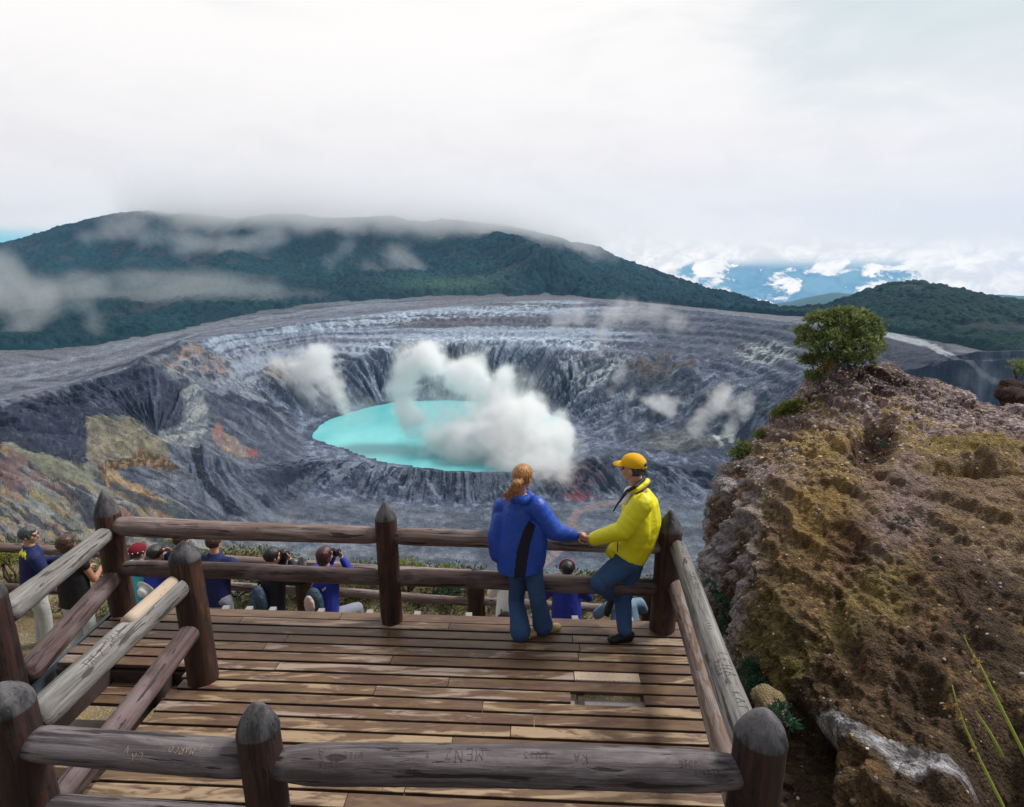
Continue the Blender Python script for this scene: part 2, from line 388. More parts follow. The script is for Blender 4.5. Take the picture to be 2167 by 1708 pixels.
# spurs: ridge lines given where the photo shows them (x, y, metres ahead), height, width
ridn = np.zeros_like(TZ)
for pts, A, W in (([(320,775,630),(400,800,640),(480,850,655),(560,885,690),(640,925,740)], 14, 26),
                  ([(150,850,480),(250,910,460),(330,980,440),(380,1040,420)], 9, 22),
                  ([(400,745,740),(440,800,720),(470,860,690)], 9, 20),
                  ([(600,800,850),(650,850,820),(700,880,800)], 9, 18),
                  ([(1190,740,960),(1200,800,880),(1180,850,860)], 10, 20),
                  ([(1000,730,960),(1010,790,910),(1005,830,890)], 7, 13),
                  ([(1330,790,870),(1260,850,830),(1215,890,790)], 10, 22),
                  ([(60,960,320),(200,1040,330),(380,1100,380)], 8, 22),
                  ([(1450,890,720),(1520,880,730),(1580,900,680)], 8, 25)):
    q = np.array([[float(c) for c in P(x, y, Y)] for x, y, Y in pts]); best = np.full(TX.shape, 1e9)
    for a, b in zip(q[:-1], q[1:]):
        e = b[:2] - a[:2]; t = np.clip(((TX - a[0]) * e[0] + (TY - a[1]) * e[1]) / (e @ e), 0, 1)
        best = np.minimum(best, np.hypot(TX - a[0] - e[0] * t, TY - a[1] - e[1] * t))
    bump_ = A * np.exp(-np.abs(best / W) ** 1.3); dz_ += bump_ * (0.7 + .6 * rough); ridn = np.maximum(ridn, bump_ / A)
# mountain relief
mtn = band(12.3, 13.2, 15.2, 16)
dz_ += mtn * (1 - sstep(.3, .6, SS)) * ((ridged(TX / 330 + TY / 900, TY / 1400, 61, 4) - .6) * 90 * sstep(12.6, 14, TR) * (1 - sstep(14.3, 15, TR)) + (ridged(TX / 120, TY / 300, 63, 4) - .6) * 22)
dz_ += mtn * sstep(.3, .6, SS) * ((ridged(TX / 130, TY / 130, 64, 4) - .6) * 22) * (1 - .8 * sstep(14.5, 15, TR))
q = np.array([[float(c) for c in P(x, y, Y)] for x, y, Y in ((1050,500,2250),(1060,560,1950),(1120,600,1700),(1160,622,1450))]); best = np.full(TX.shape, 1e9)
for a, b in zip(q[:-1], q[1:]):
    e = b[:2] - a[:2]; t = np.clip(((TX - a[0]) * e[0] + (TY - a[1]) * e[1]) / (e @ e), 0, 1)
    best = np.minimum(best, np.hypot(TX - a[0] - e[0] * t, TY - a[1] - e[1] * t))
dz_ += 85 * np.exp(-(best / 85) ** 1.4) * (1 - sstep(13.9, 14.8, TR)) * sstep(12, 12.6, TR)
Z = TZ + dz_ * (TR > 3.9)
# terraces in the layered scarps
per = 9.0
zt = Z / per + 1.3 * (fbm(TX / 160, TY / 160, 91, 3) - .5); ft = zt - np.floor(zt)
ter = per * (sstep(.25, .75, ft) - ft)
Z = Z + ter * .75 * band(8.0, 8.4, 9.9, 10) * (.4 + .6 * sstep(.35, .6, fbm(TX / 80, TY / 80, 93, 3)))
zt = Z / 5 + 1.0 * (fbm(TX / 60, TY / 60, 95, 3) - .5); ft = zt - np.floor(zt)
Z = Z + 5 * (sstep(.3, .7, ft) - ft) * .3 * lwall * sstep(.42, .6, fbm(TX / 50, TY / 50, 97, 3))
# flow lines on the ash plateau
Z = Z + band(11, 11.2, 11.8, 12) * (ridged(TX / 260 - TY / 900, (TY - .35 * TX) / 26, 99, 3) - .6) * 5
# lake basin
shore = LZ + np.clip(sd_l * .16, 0, 9) + .8 * rough
jit = sd_l + 5 * (fbm(TX / 12, TY / 12, 5, 4) - .5)
Z = np.where(jit < 0, np.minimum(Z, LZ - .5 + jit * .25), np.maximum(Z, LZ + .3 + np.clip(jit * .3, 0, 4) - np.clip(sd_l - 12, 0, 500) * 1.2))
# ---------------------------------------------------------------- rock colours
def blob(x, y, rx, ry, ang=0, edge=.35, nz=None):
    a = R(ang); u = (DX - x) * math.cos(a) + (DY_ - y) * math.sin(a); v = -(DX - x) * math.sin(a) + (DY_ - y) * math.cos(a)
    d = np.sqrt((u / rx) ** 2 + (v / ry) ** 2) + .8 * (NZ - .5) + 1.3 * (NSTR - .5)
    return 1 - sstep(1 - edge, 1 + edge, d)
NZ = .5 + 1.5 * (fbm(TX / 26, TY / 26, 141, 6, .68) - .5)
NF = .5 + 1.35 * (fbm(TX / 6, TY / 6, 151, 5, .65) - .5)
NSTR = fbm(th * 34 + 2 * NZ, rr / 60, 145, 5, .62)
NST2 = fbm(th * 80 + 2 * NZ, rr / 45, 146, 4, .62)
col = np.zeros(TX.shape + (3,)); 
def c3(*c): return np.array(c)[None, None]
def mixc(mask, c): 
    global col
    mask = np.clip(mask, 0, 1)[..., None]; col = col * (1 - mask) + np.array(c) * mask
col[:] = (.135, .145, .19)
mixc(sstep(.45, .62, fbm(TX / 45, TY / 45, 161, 4)) * .6, (.075, .078, .105))
mixc(sstep(.5, .66, NF) * .6, (.32, .325, .36))
upp = 1 - .9 * sstep(8.0, 8.6, TR); HS = fbm(S[None] * 9 + 0 * TR, TR * 11 + 1.5 * fbm(TX / 90, TY / 90, 771, 3), 772, 5, .62)
mixc((1 - .75 * sstep(1200, 1380, DX)) * (1 - left) * band(8.0, 8.5, 9.9, 10) * sstep(.52, .60, HS) * .6, (.30, .305, .33)); mixc((1 - left) * band(8.0, 8.5, 9.9, 10) * sstep(.47, .40, HS) * .7, (.085, .085, .105)); mixc((1 - left) * band(8.2, 8.6, 9.9, 10) * sstep(.55, .62, fbm(S[None] * 7, TR * 9, 773, 4)) * .5, (.19, .145, .13))
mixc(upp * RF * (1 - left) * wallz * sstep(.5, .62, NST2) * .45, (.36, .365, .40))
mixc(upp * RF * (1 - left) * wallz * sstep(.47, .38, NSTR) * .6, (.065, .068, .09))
st = fbm(Z / 5.0 + 2 * fbm(TX / 120, TY / 120, 171, 3), TX / 400, 172, 3, .6)     # strata
wz = band(7.8, 8.4, 9.9, 10.0) * (1 - sstep(1300, 1420, DX))
mixc(wz * sstep(.48, .58, st) * .8, (.42, .43, .465))
mixc(wz * sstep(.55, .42, st) * .0, (.1, .1, .13))
mixc(wz * sstep(.52, .36, st) * .45, (.17, .125, .115))
# bright crusty ledge below the rim
led = band(9.35, 9.5, 9.7, 9.85) * sstep(520, 640, DX) * (1 - sstep(1130, 1200, DX))
mixc(led * sstep(.46, .58, NF) * .85, (.50, .52, .55))
led2 = band(8.25, 8.4, 8.6, 8.8) * sstep(700, 800, DX) * (1 - sstep(1250, 1330, DX))
mixc(led2 * sstep(.42, .58, NF) * .8, (.56, .57, .60))
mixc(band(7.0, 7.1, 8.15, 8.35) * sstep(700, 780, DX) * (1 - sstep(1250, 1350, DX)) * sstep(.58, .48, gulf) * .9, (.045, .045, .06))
mixc(blob(560, 770, 150, 45, -8) * sstep(.4, .6, NF) * .8, (.33, .33, .35))
mixc(band(9.9, 10.1, 12, 12.4), (.165, .16, .175)); FLW = fbm(S[None] * 5, TR * 7 + .8 * fbm(TX / 120, TY / 120, 801, 3), 802, 5, .6); mixc(band(9.9, 10.1, 12, 12.4) * sstep(.50, .58, FLW) * .8, (.27, .265, .28)); mixc(band(9.9, 10.1, 12, 12.4) * sstep(.47, .42, FLW) * .8, (.085, .08, .095))
mixc(band(9.9, 10.1, 12, 12.4) * sstep(.45, .6, ridged(TX / 260 - TY / 900, (TY - .35 * TX) / 26, 99, 3)) * .5, (.25, .23, .235))
mixc(band(10, 10.5, 12, 12.3) * sstep(850, 950, DX) * .6, (.20, .165, .155))
# left slopes: dark ash, ochre and rust
def dn(sx, sy, ang, seed, o=5, g=.6):
    a = R(ang); u = DX * math.cos(a) + DY_ * math.sin(a); v = -DX * math.sin(a) + DY_ * math.cos(a); return fbm(u / sx, v / sy, seed, o, g)
wpx = DX + 26 * (fbm(DX / 55, DY_ / 55, 701, 5, .6) - .5); wpy = DY_ + 20 * (fbm(DX / 55, DY_ / 55, 702, 5, .6) - .5)
def poly(pts, soft=4.0): return sstep(soft, -soft, sdist(wpx, wpy, np.array(pts, float)))
L4 = band(3.6, 4.0, 9.85, 10.0)
st25 = dn(70, 5, 27, 711); st8 = dn(60, 5, -12, 712); fine = dn(7, 5, 20, 713, 4, .65); med = dn(26, 16, 15, 714)
base_l = poly([(-400,870),(380,700),(560,830),(640,930),(650,1060),(560,1130),(400,1300),(-400,1340)], 14) * L4
mixc(base_l, (.135, .135, .155)); mixc(base_l * sstep(.50, .62, st25) * .8, (.25, .245, .25)); mixc(base_l * sstep(.47, .38, st25) * .8, (.045, .045, .06))
low_ = poly([(-400,930),(0,930),(200,1000),(330,1060),(440,1120),(520,1180),(300,1400),(-400,1400)], 12) * L4
mixc(low_ * .85, (.215, .195, .155)); mixc(low_ * sstep(.50, .60, st25) * .8, (.32, .30, .26)); mixc(low_ * sstep(.54, .64, dn(60, 7, 30, 721)) * .85, (.27, .14, .11)); mixc(low_ * sstep(.52, .62, dn(50, 7, 24, 722)) * .7, (.31, .25, .11)); mixc(low_ * sstep(.49, .42, dn(80, 9, 32, 723)) * .9, (.05, .048, .058))
mixc(poly([(-300,950),(-20,945),(60,985),(110,1030),(40,1060),(-300,1040)]) * sstep(.42, .54, med) * .8, (.215, .125, .115))
mixc(poly([(0,905),(60,925),(150,975),(205,1010),(190,1040),(90,1010),(0,960)]) * .85, (.24, .225, .15))
# dark ash fan converging on the notch
fang = np.arctan2(DY_ - 945, DX - 335); frad = np.hypot(DX - 335, (DY_ - 945) * 1.6)
fst = ridged(fang * 9, frad / 240, 731, 5, .6)
fan = poly([(-400,880),(0,862),(130,838),(300,772),(345,800),(400,835),(415,850),(372,900),(335,945),(312,930),(290,905),(235,902),(190,925),(200,985),(120,950),(0,893),(-400,900)], 5) * L4
mixc(fan * .97, (.038, .038, .058)); mixc(fan * sstep(.70, .82, fst) * .5, (.105, .105, .135)); mixc(fan * sstep(.55, .45, fst) * .7, (.016, .016, .028))
stripe = poly([(-400,905),(0,892),(110,940),(190,975),(200,990),(170,992),(60,945),(0,920),(-400,930)]) * L4; mixc(stripe * .95, (.030, .030, .044))
# pale layered wedge, ochre scoop, rust
wedge = poly([(385,842),(420,826),(442,870),(436,930),(400,965),(340,960),(325,950),(345,925),(385,890)]) * L4
mixc(wedge, (.245, .245, .235)); mixc(wedge * sstep(.50, .60, st8), (.36, .34, .29)); mixc(wedge * sstep(.46, .38, st8) * .8, (.12, .12, .135))
och = poly([(180,905),(235,903),(285,915),(330,945),(360,975),(330,985),(250,975),(205,1000),(175,960)]) * L4
mixc(och, (.235, .20, .14)); mixc(och * sstep(.5, .6, st8) * .8, (.30, .255, .16)); mixc(och * sstep(.45, .36, st25) * .8, (.09, .08, .07))
rimd = poly([(205,990),(235,965),(300,962),(365,985),(400,1000),(350,1010),(300,990),(250,1000),(235,1040),(215,1010)], 3) * L4; mixc(rimd * .9, (.075, .045, .025)); mixc(rimd * sstep(.52, .6, fine) * .8, (.26, .17, .07))
org = poly([(225,1010),(250,1000),(300,1040),(360,1085),(330,1100),(270,1070),(235,1045)], 3) * L4; mixc(org * .9, (.29, .185, .10)); mixc(org * sstep(.52, .62, fine), (.36, .27, .15))
rust = poly([(448,900),(462,905),(478,925),(505,935),(530,955),(545,965),(535,975),(500,968),(470,955),(448,935)], 3) * L4
mixc(rust, (.25, .20, .19)); mixc(rust * sstep(.48, .58, dn(30, 4, 50, 741)), (.25, .16, .13)); mixc(rust * sstep(.54, .64, dn(22, 4, 45, 742)), (.36, .26, .16)); mixc(blob(535, 962, 12, 10) , (.24, .08, .065)); mixc(blob(460, 915, 10, 16) * .8, (.30, .12, .10))
# black gully and streaked dark fan below it
fan2a = np.arctan2(DY_ - 900, DX - 400); fan2 = ridged(fan2a * 13, np.hypot(DX - 400, DY_ - 900) / 260, 751, 5, .62)
f2m = poly([(395,985),(470,980),(560,985),(640,1010),(640,1075),(580,1105),(480,1100),(420,1060)], 6) * L4
mixc(f2m * .9, (.085, .09, .115)); mixc(f2m * sstep(.66, .76, fan2) * .7, (.22, .22, .235)); mixc(f2m * sstep(.60, .50, fan2) * .85, (.028, .028, .042))
f3m = poly([(440,850),(520,870),(640,930),(650,985),(560,975),(500,975),(545,960),(480,915)], 6) * L4
mixc(f3m * .8, (.075, .078, .10)); mixc(f3m * sstep(.52, .62, dn(60, 5, 33, 761)) * .7, (.22, .22, .24))
mixc(poly([(398,950),(425,946),(440,975),(445,1010),(470,1050),(510,1085),(540,1100),(500,1100),(450,1065),(425,1020),(415,985)], 2.5) * .97, (.014, .014, .022))
mixc(poly([(235,1020),(330,1075),(440,1110),(400,1115),(300,1085),(240,1045)], 3) * .85, (.045, .05, .06))
mixc(poly([(395,722),(375,745),(290,775),(210,795),(150,815),(240,780),(320,748)], 2.5) * .95, (.045, .043, .058))
mixc(poly([(400,735),(430,745),(425,775),(400,790),(345,775),(320,772),(350,790),(310,768),(370,760)], 3) * sstep(.44, .56, med), (.33, .21, .15)); mixc(poly([(345,778),(390,792),(420,810),(370,800)], 2), (.42, .38, .32))
mixc(poly([(430,835),(520,850),(620,870),(560,880),(470,868)], 3) * .9, (.040, .040, .056))
mixc(base_l * sstep(.58, .68, fine) * .15, (.30, .30, .31)); mixc(base_l * sstep(.42, .32, fine) * .25, (.03, .03, .042))
mixc(blob(500, 790, 120, 40, 10) * sstep(.46, .6, NF) * .7, (.34, .34, .35)); mixc(blob(590, 790, 34, 18) * .6, (.30, .22, .15)); mixc(blob(455, 780, 34, 30) * sstep(.48, .6, NF) * .7, (.30, .17, .12))
# bank in front of the lake, floor, river bed
mixc(outer * .85, (.09, .095, .12)); mixc(outer * sstep(.56, .44, NST2) * .9, (.022, .022, .035)); mixc(outer * sstep(.52, .64, NSTR) * .7, (.30, .31, .34))
mixc(floor_ * .85, (.15, .155, .172)); mixc(floor_ * sstep(.48, .62, fbm(TX / 60, TY / 13, 191, 5, .65)) * .6, (.25, .24, .245)); mixc(floor_ * sstep(.62, .75, ridged(TX / 50, TY / 18, 192, 4)) * .7, (.085, .085, .10))
mixc(blob(1245, 1010, 50, 34, 20) * sstep(.42, .62, NF) * .75, (.19, .09, .105)); mixc(blob(1225, 1050, 40, 10), (.20, .085, .095))
riv = np.full(TX.shape, 1e9); q = [(1330,1062),(1270,1068),(1225,1080),(1210,1100),(1215,1120),(1195,1150),(1150,1190),(1100,1215)]
for a, b in zip(q[:-1], q[1:]):
    e0, e1 = b[0] - a[0], b[1] - a[1]; t = np.clip(((DX - a[0]) * e0 + (DY_ - a[1]) * e1) / (e0 * e0 + e1 * e1), 0, 1)
    riv = np.minimum(riv, np.hypot((DX - a[0] - e0 * t) * .8, (DY_ - a[1] - e1 * t) * 1.5))
mixc((1 - sstep(7, 13, riv + 6 * (NZ - .5))) * .95, (.27, .20, .19))
mixc(blob(620, 1110, 45, 10, 90) * .6, (.2, .17, .16))
mixc(blob(540, 1160, 60, 30, 0) * .5, (.24, .21, .18)); mixc(blob(640, 1185, 90, 22, 0) * .5, (.25, .22, .19))
# right floor: chaotic debris, sulphur, fumarole crusts
mixc(sstep(1280, 1420, DX) * band(8.3, 8.9, 9.9, 10) * .65, (.095, .09, .10)); mixc(rfl * sstep(.5, .68, NZ) * .6, (.22, .225, .24)); mixc(rfl * sstep(.60, .72, ridged(TX / 40, TY / 40, 201, 4)) * .7, (.055, .055, .07))
mixc(blob(1400, 780, 90, 40, -10) * sstep(.42, .6, NZ) * .8, (.14, .10, .07)); mixc(blob(1440, 935, 100, 20, 0) * .6, (.26, .22, .18))
mixc(blob(1200, 800, 45, 30, -30) * sstep(.45, .6, NF), (.42, .43, .42)); mixc(blob(1270, 800, 60, 16, -38) * sstep(.4, .55, NF), (.5, .5, .47))
mixc(blob(1530, 920, 25, 18, 0) * sstep(.4, .55, NF), (.6, .6, .5)); mixc(blob(1620, 745, 50, 22, 0) * sstep(.42, .56, NF), (.42, .42, .37))
mixc(blob(1950, 765, 130, 46, 20) * .9, (.055, .052, .062)); mixc(blob(2080, 810, 50, 24) * .6, (.26, .26, .26))
path = np.full(TX.shape, 1e9); q = [(1870,706),(1960,728),(2010,752),(2050,775),(2078,800),(2110,820)]
for a, b in zip(q[:-1], q[1:]):
    e0, e1 = b[0] - a[0], b[1] - a[1]; t = np.clip(((DX - a[0]) * e0 + (DY_ - a[1]) * e1) / (e0 * e0 + e1 * e1), 0, 1)
    path = np.minimum(path, np.hypot(DX - a[0] - e0 * t, DY_ - a[1] - e1 * t))
mixc((1 - sstep(3, 8, path)) * .95, (.46, .43, .41)); mixc(band(9.95, 10.1, 11.9, 12.1) * sstep(1840, 1900, DX) * (1 - sstep(9, 12, 0 * path + 12 - np.minimum(path, 12))) * .0, (.2, .2, .2))
mixc(band(11.85, 12, 12.3, 12.6) * 0.5, (.14, .12, .10))
mixc((sstep(0, 10, sd_l) < 1) * (1 - sstep(3, 14, sd_l)) * .7, (.05, .055, .07))
col *= (.62 + .76 * NF)[..., None] * (.75 + .5 * fbm(TX / 2.5, TY / 2.5, 155, 3))[..., None]
col = col.clip(.008, 1) 
_s = (col.max(-1) - col.min(-1)) / (col.max(-1) + 1e-6); _w = (1 - np.clip((_s - .2) * 2.6, 0, 1))[..., None]; _warm = (col[..., 0] > col[..., 2])[..., None]; _w = np.where(_warm, _w, 1.0)
col = col * (_w * np.array((.80, .93, 1.07)) * .95 + (1 - _w) * np.array((.93, .95, .98)))
# ---------------------------------------------------------------- forest canopy
iy0 = int(np.argmax(TR[:, 0] >= 12)) ; 
fm_edge = TR + .9 * (fbm(TX / 40, TY / 40, 211, 4) - .5) * .35
def crowns(x, y, cell, seed):
    gx = np.floor(x / cell); gy = np.floor(y / cell); best = np.zeros(x.shape); idc = np.zeros(x.shape)
    for i in (-1, 0, 1):
        for j in (-1, 0, 1):
            cx = (gx + i + .15 + .7 * _h(gx + i, gy + j, seed)) * cell; cy_ = (gy + j + .15 + .7 * _h(gx + i, gy + j, seed + 1)) * cell
            r = cell * (.5 + .4 * _h(gx + i, gy + j, seed + 2)); hgt = .55 + .45 * _h(gx + i, gy + j, seed + 3)
            d2 = ((x - cx) ** 2 + (y - cy_) ** 2) / r ** 2; hh = np.sqrt(np.clip(1 - d2, 0, 1)) * hgt * r
            up = hh > best; best = np.where(up, hh, best); idc = np.where(up, _h(gx + i, gy + j, seed + 4), idc)
    return best, idc
fs = slice(iy0 - 6, TX.shape[0])
c1, i1 = crowns(TX[fs], TY[fs], 11.0, 300); c2, i2 = crowns(TX[fs], TY[fs], 5.5, 400)
amp = np.where(TY[fs] < 1150, .9, 1.25)
can = c1 * amp + c2 * .8 + 3
fmask = sstep(12.02, 12.25, fm_edge[fs]); bare = fbm(TX[fs] / 60, TY[fs] / 90, 421, 4)
baremask = sstep(.60, .68, bare) * (TR[fs] > 12.8) * (TR[fs] < 15) * .9
ZF = Z[fs] + can * fmask * (1 - .7 * baremask) - 3 * (1 - fmask)
fc = np.zeros(TX[fs].shape + (3,))
g = (i1 * .6 + i2 * .4)[..., None]
fc[:] = np.array((.003, .016, .024)) * (1 - g) + np.array((.016, .052, .048)) * g
mb = fbm(TX[fs] / 120, TY[fs] / 120, 431, 4)[..., None]; fc *= .6 + .9 * mb
rt = sstep(.35, .6, SS[fs])[..., None]; fc = fc * (1 - rt) + fc * np.array((1.25, 1.15, .8)) * rt
meadow = (np.exp(-((DX[fs] - 960) / 130) ** 2 - ((DY_[fs] - 612) / 12) ** 2) * .8)[..., None]; fc = fc * (1 - meadow) + np.array((.075, .115, .065)) * meadow
fc *= (1 - rt) * np.array((.85, 1.10, 1.30)) + rt * np.array((.95, 1.05, 1.0)); bm_ = baremask[..., None] * .6; fc = fc * (1 - bm_) + np.array((.055, .050, .055)) * bm_
def grid_faces(nr, nc, mask=None):
    i = np.arange(nr * nc).reshape(nr, nc)
    f = np.stack([i[:-1, :-1], i[:-1, 1:], i[1:, 1:], i[1:, :-1]], -1).reshape(-1, 4)
    if mask is not None: f = f[mask.reshape(-1)]
    return f
def compact(v, f, c):
    used = np.zeros(len(v), bool); used[f.ravel()] = True; idx = np.cumsum(used) - 1
    return v[used], idx[f], c[used]
# land material
mt, t = new_mat('volcanic_ash')
ca = t.node('ShaderNodeVertexColor', layer_name='col').outputs[0]
na = t.noise(t.co, 0.22, 6, .65); nb_ = t.noise(t.co, 0.9, 5, .65)
cc = t.mix(1.0, ca, t.mix(na, (.68, .69, .71), (1.3, 1.29, 1.26)), 'MULTIPLY')
cc = t.mix(1.0, cc, t.mix(nb_, (.72, .72, .72), (1.3, 1.3, 1.3)), 'MULTIPLY')
setc(t, cc, .92, t.bump(t.math('ADD', na, t.math('MULTIPLY', nb_, .4)), .9, 5.0), .15)
k12 = int(np.argmax(TR[:, 0] >= 12.6))
V = np.stack([TX[:k12 + 1], TY[:k12 + 1], Z[:k12 + 1]], -1).reshape(-1, 3)
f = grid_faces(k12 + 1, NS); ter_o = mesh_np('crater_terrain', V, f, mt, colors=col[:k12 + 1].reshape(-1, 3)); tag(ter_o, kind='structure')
# land under and behind the forest
mh, t = new_mat('hill_soil'); setc(t, (.07, .065, .05), .95)
V = np.stack([TX[k12::3, ::3], TY[k12::3, ::3], Z[k12::3, ::3] - 3], -1); hs = V.shape[:2]
hl = mesh_np('hills', V.reshape(-1, 3), grid_faces(*hs), mh); tag(hl, kind='structure')
mf, t = new_mat('forest_canopy')
ca = t.node('ShaderNodeVertexColor', layer_name='col').outputs[0]
na = t.noise(t.co, .35, 5, .65); cc = t.mix(1.0, ca, t.mix(na, (.45, .5, .55), (1.6, 1.5, 1.4)), 'MULTIPLY')
setc(t, cc, .9, t.bump(t.noise(t.co, .5, 5, .7), 1.0, 4.0), .1)
keep = (fmask[:-1, :-1] > .05)
for nm, lab, sel in (('forest', 'dense dark green forest covering the cloud-capped mountain behind the crater', SS[fs] < .455), ('forest', 'bright green forest on the rounded hill at the far right', SS[fs] >= .455)):
    fsel = grid_faces(*TX[fs].shape, mask=keep & sel[:-1, :-1])
    V, ff, cl_ = compact(np.stack([TX[fs], TY[fs], ZF], -1).reshape(-1, 3), fsel, fc.reshape(-1, 3))
    o = mesh_np(nm, V, ff, mf, colors=cl_); tag(o, lab, 'forest', kind='stuff')
# lake water
bm = bmesh.new(); pts = chaikin(lkp, 1); cen = pts.mean(0)
vs = [bm.verts.new((cen[0] + (a - cen[0]) * 1.06, cen[1] + (b - cen[1]) * 1.06, LZ)) for a, b in pts]; bm.faces.new(vs)
me = bpy.data.meshes.new('lake_water'); bm.to_mesh(me); bm.free()
lw = bpy.data.objects.new('lake_water', me); C.objects.link(lw); tag(lw, kind='structure')
ml, t = new_mat('acid_lake'); nl = t.noise(t.scl(t.co, (1, .6, 1)), .012, 5, .6)
setc(t, t.mix(t.ramp(nl, .35, .65), (.07, .40, .42), (.15, .51, .53)), .35, t.bump(t.noise(t.co, .5, 4, .6), .15, .5), .5)
me.materials.append(ml)
# distant blue range in the gap on the right
mr, t = new_mat('distant_range'); setc(t, t.mix(t.noise(t.co, .003, 5), (.02, .06, .07), (.05, .11, .10)), .95)
xs = np.linspace(-1, 1, 90); q = np.array([(1480,668),(1560,655),(1640,640),(1700,628),(1760,616),(1830,620),(1900,618),(2000,628),(2080,623),(2140,621),(2230,626),(2400,640)], float)
v = []; N_ = 160; M_ = 14
for i in range(N_):
    x = 1440 + (2500 - 1440) * i / (N_ - 1); yy = np.interp(x, q[:, 0], q[:, 1]) + 5 * (fbm(np.array([x / 40]), np.array([.5]), 9, 4)[0] - .5)
    px_, py_, pz_ = [float(c) for c in P(x, yy, 3300)]
    for j in range(M_):
        tt = j / (M_ - 1) * 2 - 1; dep = 700 * tt; fall = 230 * abs(tt) ** 1.2
        v.append((px_ * (1 + dep / 3300), py_ + dep, pz_ - fall + 60 * (abs(tt)) * (fbm(np.array([x / 30.]), np.array([j / 3.]), 19, 3)[0] - .5)))
o = mesh_np('distant_hills', v, grid_faces(N_, M_), mr); tag(o, kind='structure')
# ================================================================== steam and cloud (volumes)
def steam(name, label, cat, blobs, dens, nscale, soft=.55, aniso=0.5, squash=1.0, thr=.0, lo=.30, hi=.75, col=(1, 1, 1), step=None, det=5, rise=(1, 1, 1), group=None):
    """blobs: (x, y, metres ahead, radius in view px); density from the blobs' falloff, eroded by noise"""
    W = []
    for x, y, Y, r in blobs:
        p = PV(x, y, Y); zc = Y * math.cos(PITCH) + (CAMH - p.z) * math.sin(PITCH); W.append((p, r * zc / F))
    mb = MB(); v0, f0 = ICO2
    for p, r in W: mb.add(v0 * np.array((r, r, r * squash)) * 1.4 + np.array(p), f0)
    o = mb.build(name, None); o.data.materials.clear()
    remesh(o, min(r for p, r in W) / 3.0, 3)
    m = bpy.data.materials.new(name + '_vapour'); m.use_nodes = True; t = NT(m.node_tree); t.n.clear()
    out = t.node('ShaderNodeOutputMaterial'); pv = t.node('ShaderNodeVolumePrincipled')
    co = t.node('ShaderNodeTexCoord').outputs['Object']; f = None
    for p, r in W:
        d = t.vmath('SUBTRACT', co, tuple(p)); 
        if squash != 1.0: d = t.vmath('MULTIPLY', d, (1, 1, 1 / squash))
        d = t.ramp(t.vmath('LENGTH', d, out=1), 1.35 * r, .1 * r)
        f = d if f is None else t.math('ADD', f, d)
    nco = t.scl(co, rise)
    n = t.noise(nco, nscale, det, .62, .35)
    n = t.math('MULTIPLY', t.math('SUBTRACT', n, .5), 3.0)
    f = t.math('MINIMUM', f, 1.0)
    f = t.math('ADD', t.math('SUBTRACT', f, thr), t.math('MULTIPLY', n, soft))
    f = t.ramp(f, lo, hi)
    edge = None
    t.put(pv.inputs['Density'], t.math('MULTIPLY', f, dens)); pv.inputs['Color'].default_value = (*col, 1); pv.inputs['Anisotropy'].default_value = aniso
    t.l.new(pv.outputs[0], out.inputs['Volume']); o.data.materials.clear(); o.data.materials.append(m)
    m.cycles.volume_step_rate = step or .5
    tag(o, label, cat, group, kind='stuff'); return o
steam('steam_plume', 'thick white steam plume billowing off the turquoise lake', 'steam',
  [(1200,1042,556,40),(1165,1025,562,46),(1120,1012,570,44),(1195,1000,580,48),(1150,1000,590,56),(1060,1000,585,40),(1100,970,605,66),(1165,955,612,62),(1050,955,612,66),(985,945,625,62),(930,915,645,56),(1080,905,630,68),(1150,905,635,58),(1020,890,640,60),(1110,865,645,50),(970,965,610,40),(1190,920,640,34),
   (1050,835,660,46),(990,810,665,42),(1010,775,670,36),(960,785,670,38),(920,765,675,38),(880,760,680,42),(855,795,680,36),(850,835,675,34),(860,870,665,34),(875,900,655,34),(1070,790,665,26),(1180,930,620,35),(900,740,680,26)],
  .24, .036, soft=1.15, step=.22, lo=.17, hi=1.9, det=9, aniso=.3)
steam('steam_veil', 'thin translucent steam spreading round the plume over lake and bank', 'steam',
  [(1130,930,600,95),(1190,1000,590,70),(1080,990,600,80),(1000,900,650,90),(930,830,670,75),(1000,780,670,70),(1090,830,650,70),(870,890,670,50),(760,880,760,50),(690,850,800,60)],
  .0095, .022, soft=1.0, step=.3, lo=.1, hi=1.4)
steam('steam_plume', 'grey-white steam plume drifting up at the left shore of the lake', 'steam',
  [(735,872,800,18),(725,850,800,22),(705,825,805,30),(680,795,810,38),(665,765,815,38),(680,745,815,28),(640,800,815,34),(610,780,815,30),(580,772,820,22),(650,840,810,26)],
  .16, .036, soft=1.05, step=.3, lo=.18, hi=1.9, aniso=.3)
steam('fumarole_steam', 'thin steam column rising from the crater wall right of the lake and spreading at the rim', 'steam',
  [(1225,800,870,16),(1250,775,875,16),(1265,745,880,20),(1270,710,890,24),(1280,675,900,30),(1320,660,910,38),(1380,665,920,42),(1440,680,930,34),(1220,665,930,36),(1180,680,930,28)],
  .024, .03, soft=1.0, step=.3, lo=.2, hi=1.5)
steam('fumarole_steam', 'small white steam puff on the crater floor behind the yellow cap', 'steam',
  [(1415,872,700,20),(1400,855,700,26),(1430,850,700,18),(1370,845,705,22),(1335,835,710,16)], .13, .06, soft=1.0, lo=.2, hi=1.7)
steam('fumarole_steam', 'pale steam cloud over a sulphur vent beside the brown outcrop', 'steam',
  [(1530,925,640,14),(1545,905,640,20),(1560,875,640,30),(1575,850,640,28),(1520,850,645,34),(1490,880,650,30),(1530,825,645,22),(1470,905,650,26)], .12, .05, soft=1.05, lo=.2, hi=1.9)
